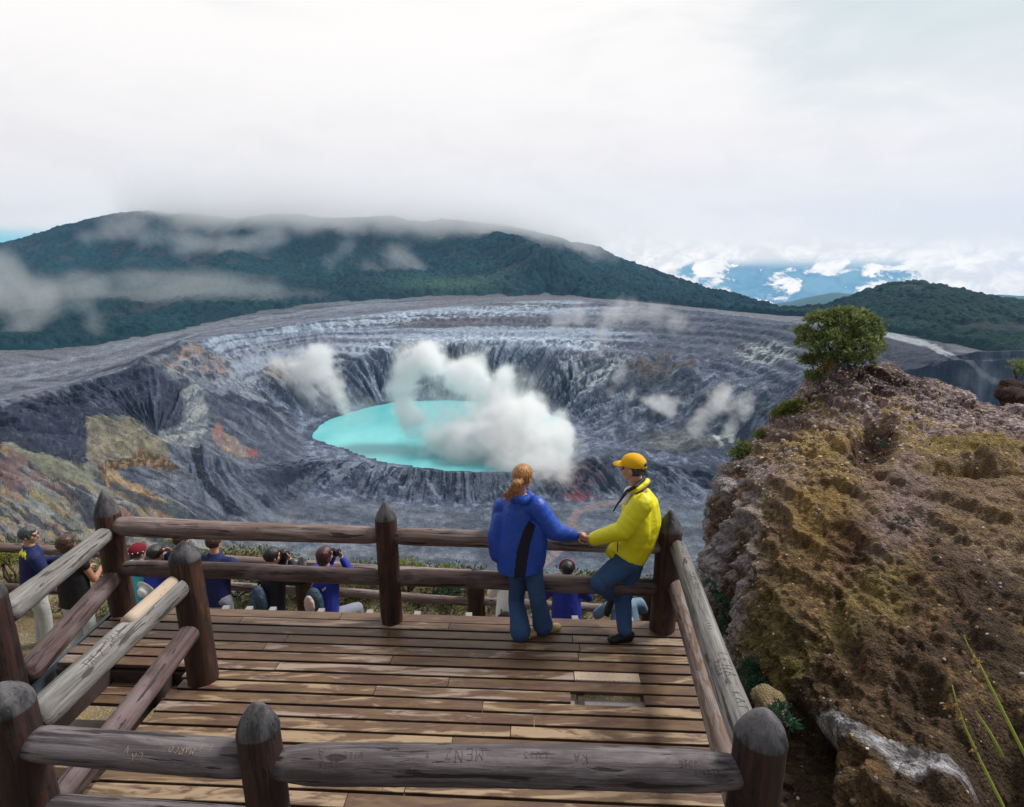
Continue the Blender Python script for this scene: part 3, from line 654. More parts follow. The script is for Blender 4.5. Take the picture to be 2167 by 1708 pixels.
steam('fumarole_steam', 'faint steam wisp on the slope between lake and right crater wall', 'steam',
  [(1290,830,800,16),(1305,800,805,20),(1318,780,805,16)], .028, .06, soft=.8)
# cloud cap and mist on the mountain
steam('cloud_bank', 'soft white cloud bank hiding the summit line of the mountain', 'cloud',
  [(330,418,2300,88),(440,425,2200,100),(560,432,2200,95),(680,432,2180,92),(800,432,2180,92),(920,436,2150,92),(1030,446,2100,88),(1110,462,2050,78),(1180,482,2000,64),(1240,508,1950,46),(520,465,2150,48),(400,474,2150,34),(470,478,2150,40),(560,470,2150,40),(650,470,2150,36),(740,474,2150,36),(830,470,2150,36),(920,476,2150,38),(1010,482,2150,36),(1090,495,2100,36),(1160,512,2050,32)],
  .0105, .0045, soft=.45, step=.3, lo=.0, hi=1.2, col=(1, 1, 1), aniso=.8)
steam('mist', 'streak of cloud lying over the left summit of the mountain', 'mist',
  [(190,500,1900,38),(250,490,1900,46),(320,500,1900,46),(400,510,1880,50),(480,520,1860,52),(550,510,1850,42),(590,500,1850,36),(300,470,1950,30)], .0060, .0085, soft=.9, squash=.7, step=.3, col=(.97, .985, 1.0), lo=.05, hi=1.3)
steam('mist', 'low grey mist lying along the foot of the forested mountain', 'mist',
  [(430,610,1200,95),(520,622,1210,90),(600,628,1230,70),(670,628,1250,50),(340,610,1150,95),(250,600,1120,95),(160,605,1060,95),(70,630,960,95),(-20,650,900,90)], .0044, .0075, soft=1.0, squash=.45, rise=(1,1,2), step=.3, col=(.97, .985, 1.0), lo=.0, hi=1.4)
steam('mist', 'ragged white steam drifting across the forest at the left edge', 'mist',
  [(0,570,800,55),(20,610,800,60),(60,650,780,56),(40,700,760,45),(110,640,780,40),(180,640,780,38),(210,600,790,36),(200,690,770,32),(90,600,790,36),(-50,600,800,70)], .014, .016, soft=1.05, step=.3, col=(.97, .985, 1.0), lo=.15, hi=1.6)
steam('mist', 'small torn mist wisps in front of the dark mountain flank', 'mist',
  [(725,530,1700,26),(700,555,1700,26),(740,515,1700,18),(780,580,1650,40),(840,560,1650,46),(880,570,1650,36)], .0055, .012, soft=1.0, step=.3, col=(.97, .985, 1.0), lo=.1, hi=1.5)
steam('mist', 'faint mist over the foot of the green ridge spur', 'mist',
  [(1020,600,1500,26),(1060,610,1480,36),(1100,600,1480,26),(1200,620,1400,30),(1270,540,1900,44),(1210,525,1950,46)], .0032, .012, soft=.9, step=.3, col=(.97, .985, 1.0), lo=.2, hi=1.1)
# ================================================================== WOODEN LOOKOUT: deck, stairs, log railings
def wood_boards():
    m, t = new_mat('worn_deck_board')
    ca = t.node('ShaderNodeVertexColor', layer_name='col').outputs[0]
    sp = t.node('ShaderNodeSeparateColor', i_0=ca)
    rnd, tone, edge = sp.outputs[0], sp.outputs[1], sp.outputs[2]
    off = t.node('ShaderNodeCombineXYZ', i_0=t.math('MULTIPLY', rnd, 37.0), i_1=t.math('MULTIPLY', rnd, 91.0), i_2=0.0).outputs[0]
    co = t.vmath('ADD', t.co, off)
    gr = t.noise(t.scl(co, (1.6, 55, 55)), 1.0, 6, .65, .6)          # grain
    gr2 = t.noise(t.scl(co, (5, 170, 50)), 1.0, 3, .6)
    patch = t.noise(t.scl(co, (1.1, 7.5, 1)), 1.5, 5, .62, .9)
    blot = t.noise(t.scl(co, (2.2, 9, 1)), 1.1, 4, .6, 1.2)
    brown = t.mix(gr, (.055, .028, .020), (.155, .085, .058))
    green = t.mix(gr, (.098, .058, .030), (.20, .125, .066))
    base = t.mix(t.ramp(blot, .40, .60), brown, green)
    pale = t.mix(gr, (.25, .165, .095), (.42, .31, .195))
    rosy = t.mix(gr, (.22, .155, .12), (.38, .30, .25))
    pm = t.ramp(t.math('ADD', patch, t.math('MULTIPLY', t.math('SUBTRACT', tone, .5), .26)), .555, .64, 'LINEAR')
    base = t.mix(pm, base, t.mix(t.ramp(rnd, .35, .65), pale, rosy))
    base = t.mix(t.math('MULTIPLY', t.ramp(t.noise(t.scl(co, (3, 14, 1)), 1.3, 3), .60, .70), .55), base, (.05, .03, .03))
    # knots
    vd = t.voro(t.scl(co, (1.3, 4.6, 1)), 1.0)
    kn = t.ramp(vd, .085, .05)
    ring = t.math('SINE', t.math('MULTIPLY', vd, 190))
    base = t.mix(t.math('MULTIPLY', kn, .85), base, t.mix(t.ramp(ring, -1, 1), (.05, .025, .015), (.32, .20, .12)))
    base = t.mix(t.math('MULTIPLY', t.ramp(gr2, .62, .75), .5), base, (.035, .022, .018))
    base = t.mix(t.math('MULTIPLY', edge, .75), base, (.03, .02, .018))
    h = t.math('ADD', t.math('MULTIPLY', gr, .7), t.math('MULTIPLY', gr2, .5))
    setc(t, base, t.mix(pm, (.42,) * 3, (.62,) * 3), t.bump(h, .45, .004), .4)
    return m
def log_wood(name, a, b, c, crack=1.0, grime=.5, peel=0.0):
    """weathered round log: a dark grain, b light grain, c the wood where the surface has worn away; runs along local X"""
    m, t = new_mat(name)
    ca = t.node('ShaderNodeVertexColor', layer_name='col').outputs[0]
    sp = t.node('ShaderNodeSeparateColor', i_0=ca)
    oi = t.node('ShaderNodeObjectInfo').outputs['Random']
    co = t.vmath('ADD', t.co, t.node('ShaderNodeCombineXYZ', i_0=t.math('MULTIPLY', oi, 53.0), i_1=0.0, i_2=0.0).outputs[0])
    gr = t.noise(t.scl(co, (2.2, 48, 48)), 1.0, 6, .68, .5)
    ck = t.noise(t.scl(co, (2.6, 30, 30)), 1.0, 4, .6, .4)
    big = t.noise(t.scl(co, (1.4, 5, 5)), 1.0, 4, .6, .6)
    strk = t.noise(t.scl(co, (.9, 13, 13)), 1.0, 5, .65, .5)
    base = t.mix(t.ramp(t.math('ADD', t.math('MULTIPLY', gr, .5), t.math('MULTIPLY', strk, .5)), .36, .62), a, b)
    base = t.mix(t.math('MULTIPLY', t.ramp(big, .48, .62), .75 if not peel else 1.0), base, c)
    if peel:
        pz = t.ramp(t.noise(t.scl(co, (4, 22, 22)), 1.0, 5, .6, .8), .50, .53, 'LINEAR')
        base = t.mix(t.math('MULTIPLY', pz, peel), base, t.mix(gr, (.07, .04, .03), (.20, .115, .075)))
    ck2 = t.noise(t.scl(co, (1.6, 15, 15)), 1.0, 3, .55, .3)
    crk = t.math('MAXIMUM', t.ramp(ck, .61, .65), t.ramp(ck2, .635, .66))
    base = t.mix(t.math('MULTIPLY', crk, .9 * crack), base, (.014, .010, .012))
    spk = t.ramp(t.voro(t.scl(co, (1, 1.6, 1.6)), 24.0), .10, .05)
    base = t.mix(t.math('MULTIPLY', spk, t.math('MULTIPLY', t.ramp(t.noise(co, 9.0, 2), .5, .6), .8)), base, (.03, .02, .02))
    kd = t.voro(t.scl(co, (1.0, 3, 3)), 1.7); kn = t.ramp(kd, .11, .07)
    base = t.mix(t.math('MULTIPLY', kn, .8), base, (.028, .018, .016))
    dirt = t.ramp(t.noise(co, 6.0, 5, .7), .52, .72)
    base = t.mix(t.math('MULTIPLY', dirt, grime), base, (.045, .028, .030))
    base = t.mix(sp.outputs[0], base, t.mix(t.ramp(t.math('ADD', t.math('MULTIPLY', strk, .6), t.math('MULTIPLY', big, .4)), .38, .62), (.010, .010, .013), (.095, .092, .10)))   # weathered cut end
    base = t.mix(sp.outputs[1], base, (.012, .010, .012))
    h = t.math('SUBTRACT', t.math('ADD', t.math('MULTIPLY', gr, .5), t.math('MULTIPLY', t.noise(co, 60.0, 3, .6), .15)), t.math('MULTIPLY', crk, .9))
    setc(t, base, t.ramp(gr, .3, .7, 'LINEAR', .55, .8), t.bump(t.math('SUBTRACT', h, t.math('MULTIPLY', kn, .6)), .8, .010), .35)
    return m
M_board = wood_boards()
M_rail = log_wood('grey_pink_log', (.050, .032, .030), (.30, .235, .225), (.15, .095, .08), .9, .35)
M_railg = log_wood('silver_grey_log', (.060, .058, .055), (.26, .25, .24), (.15, .14, .13), .8, .15)
M_raild = log_wood('brown_log', (.022, .012, .012), (.13, .085, .080), (.17, .13, .135), 1.0, .45)
M_railn = log_wood('near_grey_log', (.018, .014, .018), (.17, .15, .16), (.06, .048, .052), 1.0, .4)
M_railp = log_wood('peeling_log', (.085, .065, .062), (.28, .23, .215), (.19, .145, .13), .8, .1, peel=.9)
M_post = log_wood('dark_post', (.006, .004, .004), (.10, .042, .026), (.028, .014, .012), 1.0, .6)  # dark wood, tone lowered further to stand in for camera-side shade
M_postn = log_wood('near_shaded_post', (.004, .003, .004), (.045, .020, .016), (.018, .011, .012), 1.0, .6)  # darker copy for near posts, camera-side shade put into the colour
M_beam, t = new_mat('dark_beam'); g_ = t.noise(t.scl(t.co, (3, 3, 3)), 6.0, 5)
setc(t, t.mix(g_, (.020, .014, .014), (.075, .05, .045)), .8)
M_steel, t = new_mat('blue_edge'); setc(t, t.mix(t.noise(t.co, 7.0, 5), (.030, .050, .075), (.11, .15, .19)), .5, None, .5)
M_fresh, t = new_mat('fresh_timber'); gf = t.noise(t.scl(t.co, (2, 40, 40)), 1.0, 5, .65, .6)
fk = t.ramp(t.voro(t.scl(t.co, (1, 1.5, 1.5)), 22.0), .16, .10)
setc(t, t.mix(t.math('MULTIPLY', fk, .8), t.mix(gf, (.28, .20, .145), (.54, .44, .35)), (.08, .04, .03)), .7, t.bump(gf, .3, .003))
M_split, t = new_mat('split_orange_wood'); gf = t.noise(t.scl(t.co, (3, 60, 60)), 1.0, 5, .7, .6)
setc(t, t.mix(gf, (.13, .055, .02), (.58, .32, .10)), .75, t.bump(gf, .6, .006))
M_cut, t = new_mat('carved_mark'); setc(t, (.075, .066, .068), .9)
M_cutl, t = new_mat('pale_carved_mark'); setc(t, (.42, .33, .22), .9)
M_galv, t = new_mat('pale_joist'); setc(t, t.mix(t.noise(t.co, 30, 4), (.16, .15, .16), (.36, .33, .32)), .7)
M_nail, t = new_mat('nail'); setc(t, (.10, .09, .085), .5); t.b.inputs['Metallic'].default_value = .6

YAW = -math.atan(.05); U = Vector((math.cos(YAW), math.sin(YAW), 0)); W_ = Vector((-math.sin(YAW), math.cos(YAW), 0))
O0 = Vector((-1.146, 5.06, 0))         # on the front edge
def D(a, b, z=0): return O0 + U * a + W_ * b + Vector((0, 0, z))
def toD(p): d = Vector((p[0], p[1], 0)) - O0; return d.dot(U), d.dot(W_)
rng = random.Random(3)
deck = empty('wooden_deck', D(.3, -1.5, 0))
tag(deck, 'worn plank deck of the lookout with brown boards and one missing piece', 'deck')
mb = MB(); mb2 = MB(); PITCHB = .1225; BW = .101
aL = toD((-3.88, 4.6))[0]; aM = toD((-2.72, 3.6))[0]; aR = toD((1.62, 4.5))[0]
hole = PZ(1286, 1481); hole_a, hole_b = toD(hole); nail = MB()
rows_n = 28; hrow = None; frow = None
fr = PZ(1283, 1424); fr_a, fr_b = toD(fr)
def board(mb_, a0, a1, b, z, wdt, thick=.032, tone=None, r=None):
    n = max(2, int((a1 - a0) / .3)); rv = rng.random() if r is None else r; tv = rng.random() if tone is None else tone
    e = .003; prof = [(-wdt/2, -thick), (-wdt/2, -e), (-wdt/2 + e, 0), (wdt/2 - e, 0), (wdt/2, -e), (wdt/2, -thick)]
    dk = [1, 1, .15, .15, 1, 1]; v = []; c = []; f = []; tilt = rng.uniform(-.0015, .0015)
    for i in range(n + 1):
        a = a0 + (a1 - a0) * i / n; wob = .0015 * math.sin(a * 2 + rv * 20)
        for (pb, pz), d in zip(prof, dk):
            v.append(tuple(D(a, b + pb + wob, z + pz + tilt * (1 if pb > 0 else -1)))); c.append((rv, tv, d))
        if i:
            for k in range(6):
                k2 = (k + 1) % 6; f.append(((i-1)*6 + k, (i-1)*6 + k2, i*6 + k2, i*6 + k))
    f.append(tuple(range(6))[::-1]); f.append(tuple(n * 6 + k for k in range(6)))
    mb_.add(v, f, np.array(c))
for r_ in range(rows_n):
    b = -.055 - r_ * PITCHB; z = rng.uniform(-.002, .002)
    wy = D(aM, b).y
    left = (aL + rng.uniform(-.015, .015)) if wy > 4.26 else (aM + rng.uniform(-.045, .02))
    right = aR - .035 * (r_ / rows_n) * 4 + rng.uniform(-.02, .01) - max(0, (r_ - 12)) * .006
    cuts = [left]; x = left + rng.uniform(1.0, 3.0)
    while x < right - .7: cuts.append(x); x += rng.uniform(1.6, 3.4)
    cuts.append(right)
    if abs(b - hole_b) < PITCHB / 2: cuts = [left, left + 1.6, hole_a - .285, 'gap', hole_a + .285, right]
    if abs(b - fr_b) < PITCHB / 2: cuts = [left, left + 1.9, fr_a - .27, 'new', fr_a + .27, right]
    tonev = {0: .1}.get(r_, None)
    i = 0; cl_ = [c_ for c_ in cuts if not isinstance(c_, str)]
    for c0, c1 in zip(cl_[:-1], cl_[1:]):
        if 'gap' in cuts and abs((c0 + c1) / 2 - hole_a) < .02: continue
        if 'new' in cuts and abs((c0 + c1) / 2 - fr_a) < .02:
            board(mb2, c0 + .004, c1 - .004, b, .004, BW, tone=.9, r=.9)
            for q in range(14):
                for s_ in (-1, 1):
                    p = D(c0 + .02 + q * .038, b + s_ * .045, .0045); nail.tube([p, p + Vector((0, 0, .0015))], .003, 6)
            continue
        board(mb, c0 + .003, c1 - .003, b, z, BW if r_ else .12, tone=tonev if r_ == 0 else min(1, max(0, rng.gauss(.50 + .012 * (9 - abs(r_ - 9)), .2))))
        for q in np.arange(c0 + .06, c1, .61):
            if rng.random() < .8:
                for s_ in (-.3, .3):
                    p = D(q + rng.uniform(-.02, .02), b + s_ * BW, z + .0003); nail.tube([p, p + Vector((0, 0, .0012))], .0042, 7)
nbf = len(mb.f)
mb.add(np.vstack(nail.v), nail.f, np.vstack(nail.c)); o = mb.build('deck_boards', [M_board, M_nail], deck, smooth=False, colors=True)
o.data.polygons.foreach_set('material_index', np.array([0] * nbf + [1] * (len(mb.f) - nbf), np.int32))
nail = MB()
nb2 = len(mb2.f); o = mb2.build('repair_board', M_fresh, deck, smooth=False, colors=True); o['label'] = 'short pale new board let into the worn planks'
# joists under the boards, their pale ends stick out in front
mbj = MB(); ends = MB()
for x in (340, 459, 511, 563, 670, 776, 879, 990, 1100, 1215, 1330):
    a, _ = toD(PZ(x, 1300)); yend = .13
    mbj.box(D(a, -1.75, -.033 - .07), (.05, 3.5, .13), rot=Matrix.Rotation(YAW, 4, 'Z'))
    if x not in (340,):
        e_ = MB(); e_.box(D(a + .01, .03, -.03), (.06, .10, .03), rot=Matrix.Rotation(YAW + .1, 4, 'Z')); e_.build('joist_cap', M_galv, deck, smooth=False)
mbj.build('joists', M_beam, deck, smooth=False)
bx = MB(); bx.box(D((aM + aR) / 2, -.12, -.035 - .17), (aR - aM - .1, .08, .2), rot=Matrix.Rotation(YAW, 4, 'Z'))
bx.box(D((aL + aM) / 2, -.83, -.14), (aM - aL, .05, .16), rot=Matrix.Rotation(YAW, 4, 'Z'))
bx.box(D(aM + .09, -2.2, -.14), (.06, 2.6, .18), rot=Matrix.Rotation(YAW, 4, 'Z')); bx.box(D(aR - .1, -1.7, -.14), (.06, 3.2, .18), rot=Matrix.Rotation(YAW, 4, 'Z'))
bx.build('edge_beams', M_beam, deck, smooth=False)
bx = MB(); bx.box(D(hole_a, hole_b, -.085), (.62, .16, .02), rot=Matrix.Rotation(YAW, 4, 'Z')); o = bx.build('cross_beam', M_galv, deck, smooth=False)
o['label'] = 'pale blue-grey beam seen through the gap of the missing board'
# blue-grey edge strip down the left side
p0 = D(aL - .02, -.02, .0); p1 = PZ(60, 1455, -.12)
bs = MB(); d_ = (p1 - p0); L_ = d_.length; ang = math.atan2(d_.y, d_.x)
rot = Matrix.Rotation(ang, 4, 'Z') @ Matrix.Rotation(-math.asin(d_.z / L_), 4, 'Y')
bs.box((p0 + p1) / 2 + Vector((0, 0, -.06)), (L_, .035, .16), rot=rot); bs.build('edge_strip', M_steel, deck, smooth=False)
# stairs leading down on the left
st_ = empty('wooden_stairs', (-3.3, 3.9, -.55)); tag(st_, 'open wooden steps going down between the two left log railings', 'stairs')
tm = MB(); 
a0, a1 = aL + .12, aM - .02
for k in range(2): board(tm, a0, a1 + .1, toD((-3.3, 4.22 - k * .1))[1], -.17, .088)
board(tm, a0, a1 + .1, toD((-3.3, 4.31))[1], -.17, .07)
for k in range(10):
    if k == 3: continue
    board(tm, a0 - .1, a1 + .6, toD((-3.3, 4.26 - k * .122))[1], -.56, .105)
tm.build('steps', M_board, st_, smooth=False, colors=True)
sg = MB()
for a in (a0 - .03, a1 + .13): sg.box(D(a, toD((-3.3, 4.0))[1], -.36), (.05, .7, .30), rot=Matrix.Rotation(YAW, 4, 'Z') @ Matrix.Rotation(.5, 4, 'X'))
sg.box(D((a0 + a1) / 2, toD((-3.3, 4.28))[1], -.66), (1.9, .06, .14), rot=Matrix.Rotation(YAW, 4, 'Z')); sg.box(D((a0 + a1) / 2, toD((-3.3, 3.2))[1], -.66), (1.9, .06, .14), rot=Matrix.Rotation(YAW, 4, 'Z'))
sg.build('stringers', M_beam, st_, smooth=False)

# ---- round logs: a mesh along local X, then turned into place
def put_x(o, p, q, roll=0.0):
    p, q = Vector(p), Vector(q); d = (q - p).normalized()
    up = Vector((0, 0, 1)) if abs(d.z) < .95 else Vector((0, -1, 0))
    y = up.cross(d).normalized(); z = d.cross(y)
    m = Matrix((d, y, z)).transposed().to_4x4(); m.translation = p
    o.matrix_world = m @ Matrix.Rotation(roll, 4, 'X')
def log_mesh(name, L, r0, r1, mat, parent, seed=0, taper=(.10, .10), tend=.72, cone=0, knots=3, segs=None, seg=22, cut=None, bend=.006, dark0=0.0):
    n = segs or max(10, int(L / .05)); rg = random.Random(seed); v = []; f = []; c = []
    xs = [L * i / n for i in range(n + 1)]
    if cone: xs = [x for x in xs if x < L - cone - .01] + [L - cone - .004, L - cone + .004] + [L - cone * (1 - k / 6) for k in range(1, 6)] + [L - .004]
    kn = [(rg.uniform(.15, .85) * L, rg.uniform(0, 6.28), rg.uniform(.05, .1), rg.choice((-1, -1, 1)) * rg.uniform(.05, .13)) for _ in range(knots)]
    ph = rg.uniform(0, 6)
    for x in xs:
        r = r0 + (r1 - r0) * x / L
        if not cone:
            e0 = min(1, x / taper[0]) if taper[0] else 1; e1 = min(1, (L - x) / taper[1]) if taper[1] else 1
            e = min(e0, e1); r *= tend + (1 - tend) * math.sin(e * math.pi / 2)
        elif x > L - cone:
            k = min(1, (x - (L - cone)) / cone); r *= (1 - k ** (1.9 if r > .0 and x > 1.5 and seed in (5, 6, 7, 8, 9) else 1.25)) * .95 + .05
        by = bend * math.sin(x * 2.3 + ph); bz = bend * math.sin(x * 1.7 + ph * 2)
        for j in range(seg):
            th_ = 2 * math.pi * j / seg
            rr_ = r * (1 + .022 * math.sin(3 * th_ + ph + x * .8) + .014 * math.sin(5 * th_ + x * 3) + rg.uniform(-.010, .010))
            for kx, kt, kr, ka in kn:
                dd = math.hypot(x - kx, ((th_ - kt + math.pi) % (2 * math.pi) - math.pi) * r)
                if dd < kr * 1.6: rr_ *= 1 + ka * math.exp(-(dd / kr * 1.9) ** 2)
            if cone and x > L - cone: rr_ *= 1 + .035 * math.cos(round(th_ * 4 / math.pi) * 2.1 + ph)
            if cut and cut[0] < x < cut[1]:          # a strip broken out of the top
                dt = abs((th_ - cut[2] + math.pi) % (2 * math.pi) - math.pi)
                if dt < .85: rr_ = min(rr_, r * (math.cos(.85) / max(.35, math.cos(dt))) * .80)
            v.append((x, by - rr_ * math.sin(th_), bz + rr_ * math.cos(th_)))
            c.append((1.0 if cone and x > L - cone + .001 else 0, dark0 if (x < .08 or (not cone and x > L - .08)) and not (cut and x > cut[0]) else 0, 0))
    n = len(xs) - 1
    for i in range(n):
        for j in range(seg):
            j2 = (j + 1) % seg; f.append((i * seg + j, (i + 1) * seg + j, (i + 1) * seg + j2, i * seg + j2))
    f.append(tuple(range(seg))); f.append(tuple(n * seg + j for j in range(seg))[::-1])
    mb_ = MB(); mb_.add(v, f, np.array(c, float)); o = mb_.build(name, mat, parent, colors=True); return o
def rail(parent, p, q, r0, r1, mat, seed, **k):
    L = (Vector(q) - Vector(p)).length; o = log_mesh('rail', L, r0, r1, mat, parent, seed, **k); place(o, p, q); o['_L'] = L; return o
def place(o, p, q):
    put_x(o, p, q)
    if o.parent is not None:
        mw = o.matrix_world.copy(); o.matrix_parent_inverse = Matrix(); o.matrix_basis = Matrix.Translation(-Vector(o.parent.location)) @ mw
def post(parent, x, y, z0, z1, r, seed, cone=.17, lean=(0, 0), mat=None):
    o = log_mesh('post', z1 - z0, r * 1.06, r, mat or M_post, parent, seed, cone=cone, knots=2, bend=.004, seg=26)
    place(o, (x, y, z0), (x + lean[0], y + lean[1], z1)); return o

fl = empty('log_railing', D(0, -.1, 0)); tag(fl, 'long log railing across the far edge of the deck behind the couple', 'railing', 'log railings of the lookout')
A0, A1, A2 = Vector((-3.79, 5.11, 0)), Vector((-1.146, 4.96, 0)), Vector((1.40, 4.83, 0))
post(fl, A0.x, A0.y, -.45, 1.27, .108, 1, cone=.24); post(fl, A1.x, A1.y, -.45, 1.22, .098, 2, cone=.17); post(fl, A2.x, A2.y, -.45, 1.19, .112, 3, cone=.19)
zt, zl = .865, .45
rl = {}
rl['f1'] = rail(fl, A0 + Vector((.03, -.01, zt + .045)), A1 + Vector((-.03, 0, zt)), .094, .080, M_rail, 11, taper=(.22, .2), knots=7, dark0=.5)
rl['f2'] = rail(fl, A1 + Vector((.03, 0, zt)), A2 + Vector((-.03, 0, zt - .02)), .080, .072, M_rail, 12, taper=(.2, .12), knots=4, dark0=.5)
rl['f3'] = rail(fl, A0 + Vector((.03, -.01, zl + .03)), A1 + Vector((-.03, 0, zl)), .078, .074, M_raild, 13, taper=(.25, .12), knots=5, dark0=.5)
rl['f4'] = rail(fl, A1 + Vector((.03, 0, zl)), A2 + Vector((-.03, 0, zl - .02)), .080, .082, M_raild, 14, taper=(.2, .15), knots=5, dark0=.5)
rr_o = empty('log_railing', (1.33, 3.6, 0)); tag(rr_o, 'log railing down the right side of the deck beside the brown outcrop', 'railing', 'log railings of the lookout')
B0 = Vector((1.235, 2.44, 0))
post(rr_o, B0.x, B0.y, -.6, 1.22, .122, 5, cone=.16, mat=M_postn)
rl['r1'] = rail(rr_o, A2 + Vector((.05, -.10, zt + .01)), B0 + Vector((-.0, .06, zt + .03)), .072, .088, M_railg, 21, taper=(.05, .15), tend=.9, knots=3)
rl['r2'] = rail(rr_o, A2 + Vector((.08, -.06, zl + .03)), B0 + Vector((.0, .05, zl)), .078, .080, M_railp, 22, taper=(.06, .15), tend=.9, knots=3)
nr = empty('log_railing', (0, 2.5, 0)); tag(nr, 'thick scratched log railing nearest the camera at the bottom of the view', 'railing', 'log railings of the lookout')
N0, N1 = Vector((-2.625, 2.60, 0)), Vector((-1.275, 2.49, 0))
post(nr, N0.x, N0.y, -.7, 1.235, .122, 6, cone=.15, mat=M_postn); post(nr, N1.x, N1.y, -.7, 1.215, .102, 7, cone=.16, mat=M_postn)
rl['n1'] = rail(nr, N0 + Vector((.05, 0, .86)), N1 + Vector((-.02, 0, .855)), .088, .094, M_railn, 31, taper=(.12, .14), tend=.8, knots=3, dark0=.6)
rl['n2'] = rail(nr, N1 + Vector((.03, 0, .845)), B0 + Vector((-.04, 0, .845)), .098, .100, M_railn, 32, taper=(.30, .36), tend=.66, knots=4, dark0=.6)
rl['n3'] = rail(nr, N0 + Vector((.05, 0, .42)), N1 + Vector((-.02, 0, .42)), .085, .085, M_railn, 33, dark0=.5)
rl['n4'] = rail(nr, N1 + Vector((.03, 0, .42)), B0 + Vector((-.04, 0, .42)), .085, .085, M_railn, 34, dark0=.5)
sl_ = empty('log_railing', (-2.53, 3.4, 0)); tag(sl_, 'log railing right of the steps, fresh pale wood let into its top rail', 'railing', 'log railings of the lookout')
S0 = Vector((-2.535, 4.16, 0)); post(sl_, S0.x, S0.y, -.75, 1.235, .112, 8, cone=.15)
q0 = S0 + Vector((-.03, -.08, .90)); q1 = N0 + Vector((.02, .10, .90))
rl['s1'] = rail(sl_, q1, q0, .094, .088, M_railg, 41, taper=(.12, .06), tend=.85, knots=3, cut=(.80, 1.6, -.35))
rl['s2'] = rail(sl_, N0 + Vector((.06, .08, .36)), S0 + Vector((0, -.05, .50)), .080, .078, M_raild, 42, knots=5, taper=(.1, .06))
Lq = (q0 - q1).length
fresh = log_mesh('repair_piece', Lq - .86, .055, .050, M_fresh, rl['s1'], 43, taper=(.01, .02), tend=.95, knots=0, seg=16, bend=.0)
fresh.matrix_parent_inverse = Matrix(); fresh.matrix_basis = Matrix.Translation((.82, .020, .050)) ; fresh['label'] = 'pale new wood let into the broken rail'
sp_ = MB(); 
for s_, yy in ((1, -.052), (1, .066)):
    sp_.tube([(.80 + k * .06, yy + .004 * math.sin(k * 2.1), .045 - abs(yy) * .25) for k in range(12)], [.006 + .010 * min(1, k / 4) for k in range(12)], 7)
spo = sp_.build('splintered_wood', M_split, None); spo.parent = rl['s1']
fo = empty('log_railing', (-3.7, 4.4, 0)); tag(fo, 'log railing left of the steps running from the far corner post to the left edge', 'railing', 'log railings of the lookout')
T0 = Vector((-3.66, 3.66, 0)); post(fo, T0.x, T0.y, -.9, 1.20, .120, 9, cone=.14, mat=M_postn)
rl['l1'] = rail(fo, T0 + Vector((.02, .08, .87)), A0 + Vector((.01, -.07, .86)), .096, .074, M_railg, 51, taper=(.08, .05), tend=.92, knots=3)
rl['l2'] = rail(fo, T0 + Vector((.06, .08, .36)), A0 + Vector((.01, -.07, .40)), .094, .082, M_raild, 52, taper=(.08, .06), tend=.9, knots=5)

# ---- hand-scratched writing on the rails
GL = {'A': [[(0,0),(.5,1),(1,0)],[(.2,.4),(.8,.4)]], 'B': [[(0,0),(0,1),(.7,.9),(.7,.6),(0,.5),(.8,.35),(.8,.1),(0,0)]], 'C': [[(.9,.85),(.4,1),(0,.6),(0,.3),(.4,0),(.9,.15)]],
 'D': [[(0,0),(0,1),(.7,.8),(.9,.45),(.6,.1),(0,0)]], 'E': [[(.9,1),(0,1),(0,0),(.9,0)],[(0,.5),(.7,.5)]], 'G': [[(.9,.85),(.4,1),(0,.6),(0,.3),(.4,0),(.9,.1),(.9,.45),(.55,.45)]], 'H': [[(0,0),(0,1)],[(.9,0),(.9,1)],[(0,.5),(.9,.5)]],
 'I': [[(.4,0),(.4,1)]], 'J': [[(.8,1),(.8,.2),(.4,0),(0,.2)]], 'K': [[(0,0),(0,1)],[(.9,1),(0,.45),(.9,0)]], 'L': [[(0,1),(0,0),(.8,0)]], 'M': [[(0,0),(.05,1),(.5,.4),(.95,1),(1,0)]], 'N': [[(0,0),(0,1),(.9,0),(.9,1)]],
 'O': [[(.4,1),(0,.6),(.1,.15),(.5,0),(.9,.3),(.85,.8),(.4,1)]], 'P': [[(0,0),(0,1),(.8,.9),(.8,.55),(0,.45)]], 'R': [[(0,0),(0,1),(.8,.9),(.8,.55),(0,.45),(.9,0)]], 'S': [[(.9,.9),(.4,1),(.05,.8),(.8,.35),(.5,0),(0,.1)]],
 'T': [[(0,1),(1,1)],[(.5,1),(.5,0)]], 'U': [[(0,1),(.05,.2),(.5,0),(.9,.2),(.9,1)]], 'V': [[(0,1),(.5,0),(1,1)]], 'W': [[(0,1),(.25,0),(.5,.6),(.75,0),(1,1)]], 'X': [[(0,0),(.9,1)],[(0,1),(.9,0)]], 'Y': [[(0,1),(.45,.5),(.9,1)],[(.45,.5),(.45,0)]],
 'Z': [[(0,1),(.9,1),(0,0),(.9,0)]], '7': [[(0,1),(.9,1),(.3,0)]], '9': [[(.8,.6),(.3,.5),(.1,.8),(.5,1),(.8,.7),(.7,0)]], '&': [[(.9,0),(.2,.8),(.5,1),(.6,.7),(0,.3),(.3,0),(.9,.4)]], '2': [[(0,.8),(.4,1),(.8,.7),(0,0),(.9,0)]], '1': [[(.2,.8),(.5,1),(.5,0)]], '0': [[(.4,1),(0,.5),(.4,0),(.8,.5),(.4,1)]], '+': [[(.5,.2),(.5,.8)],[(.2,.5),(.8,.5)]]}
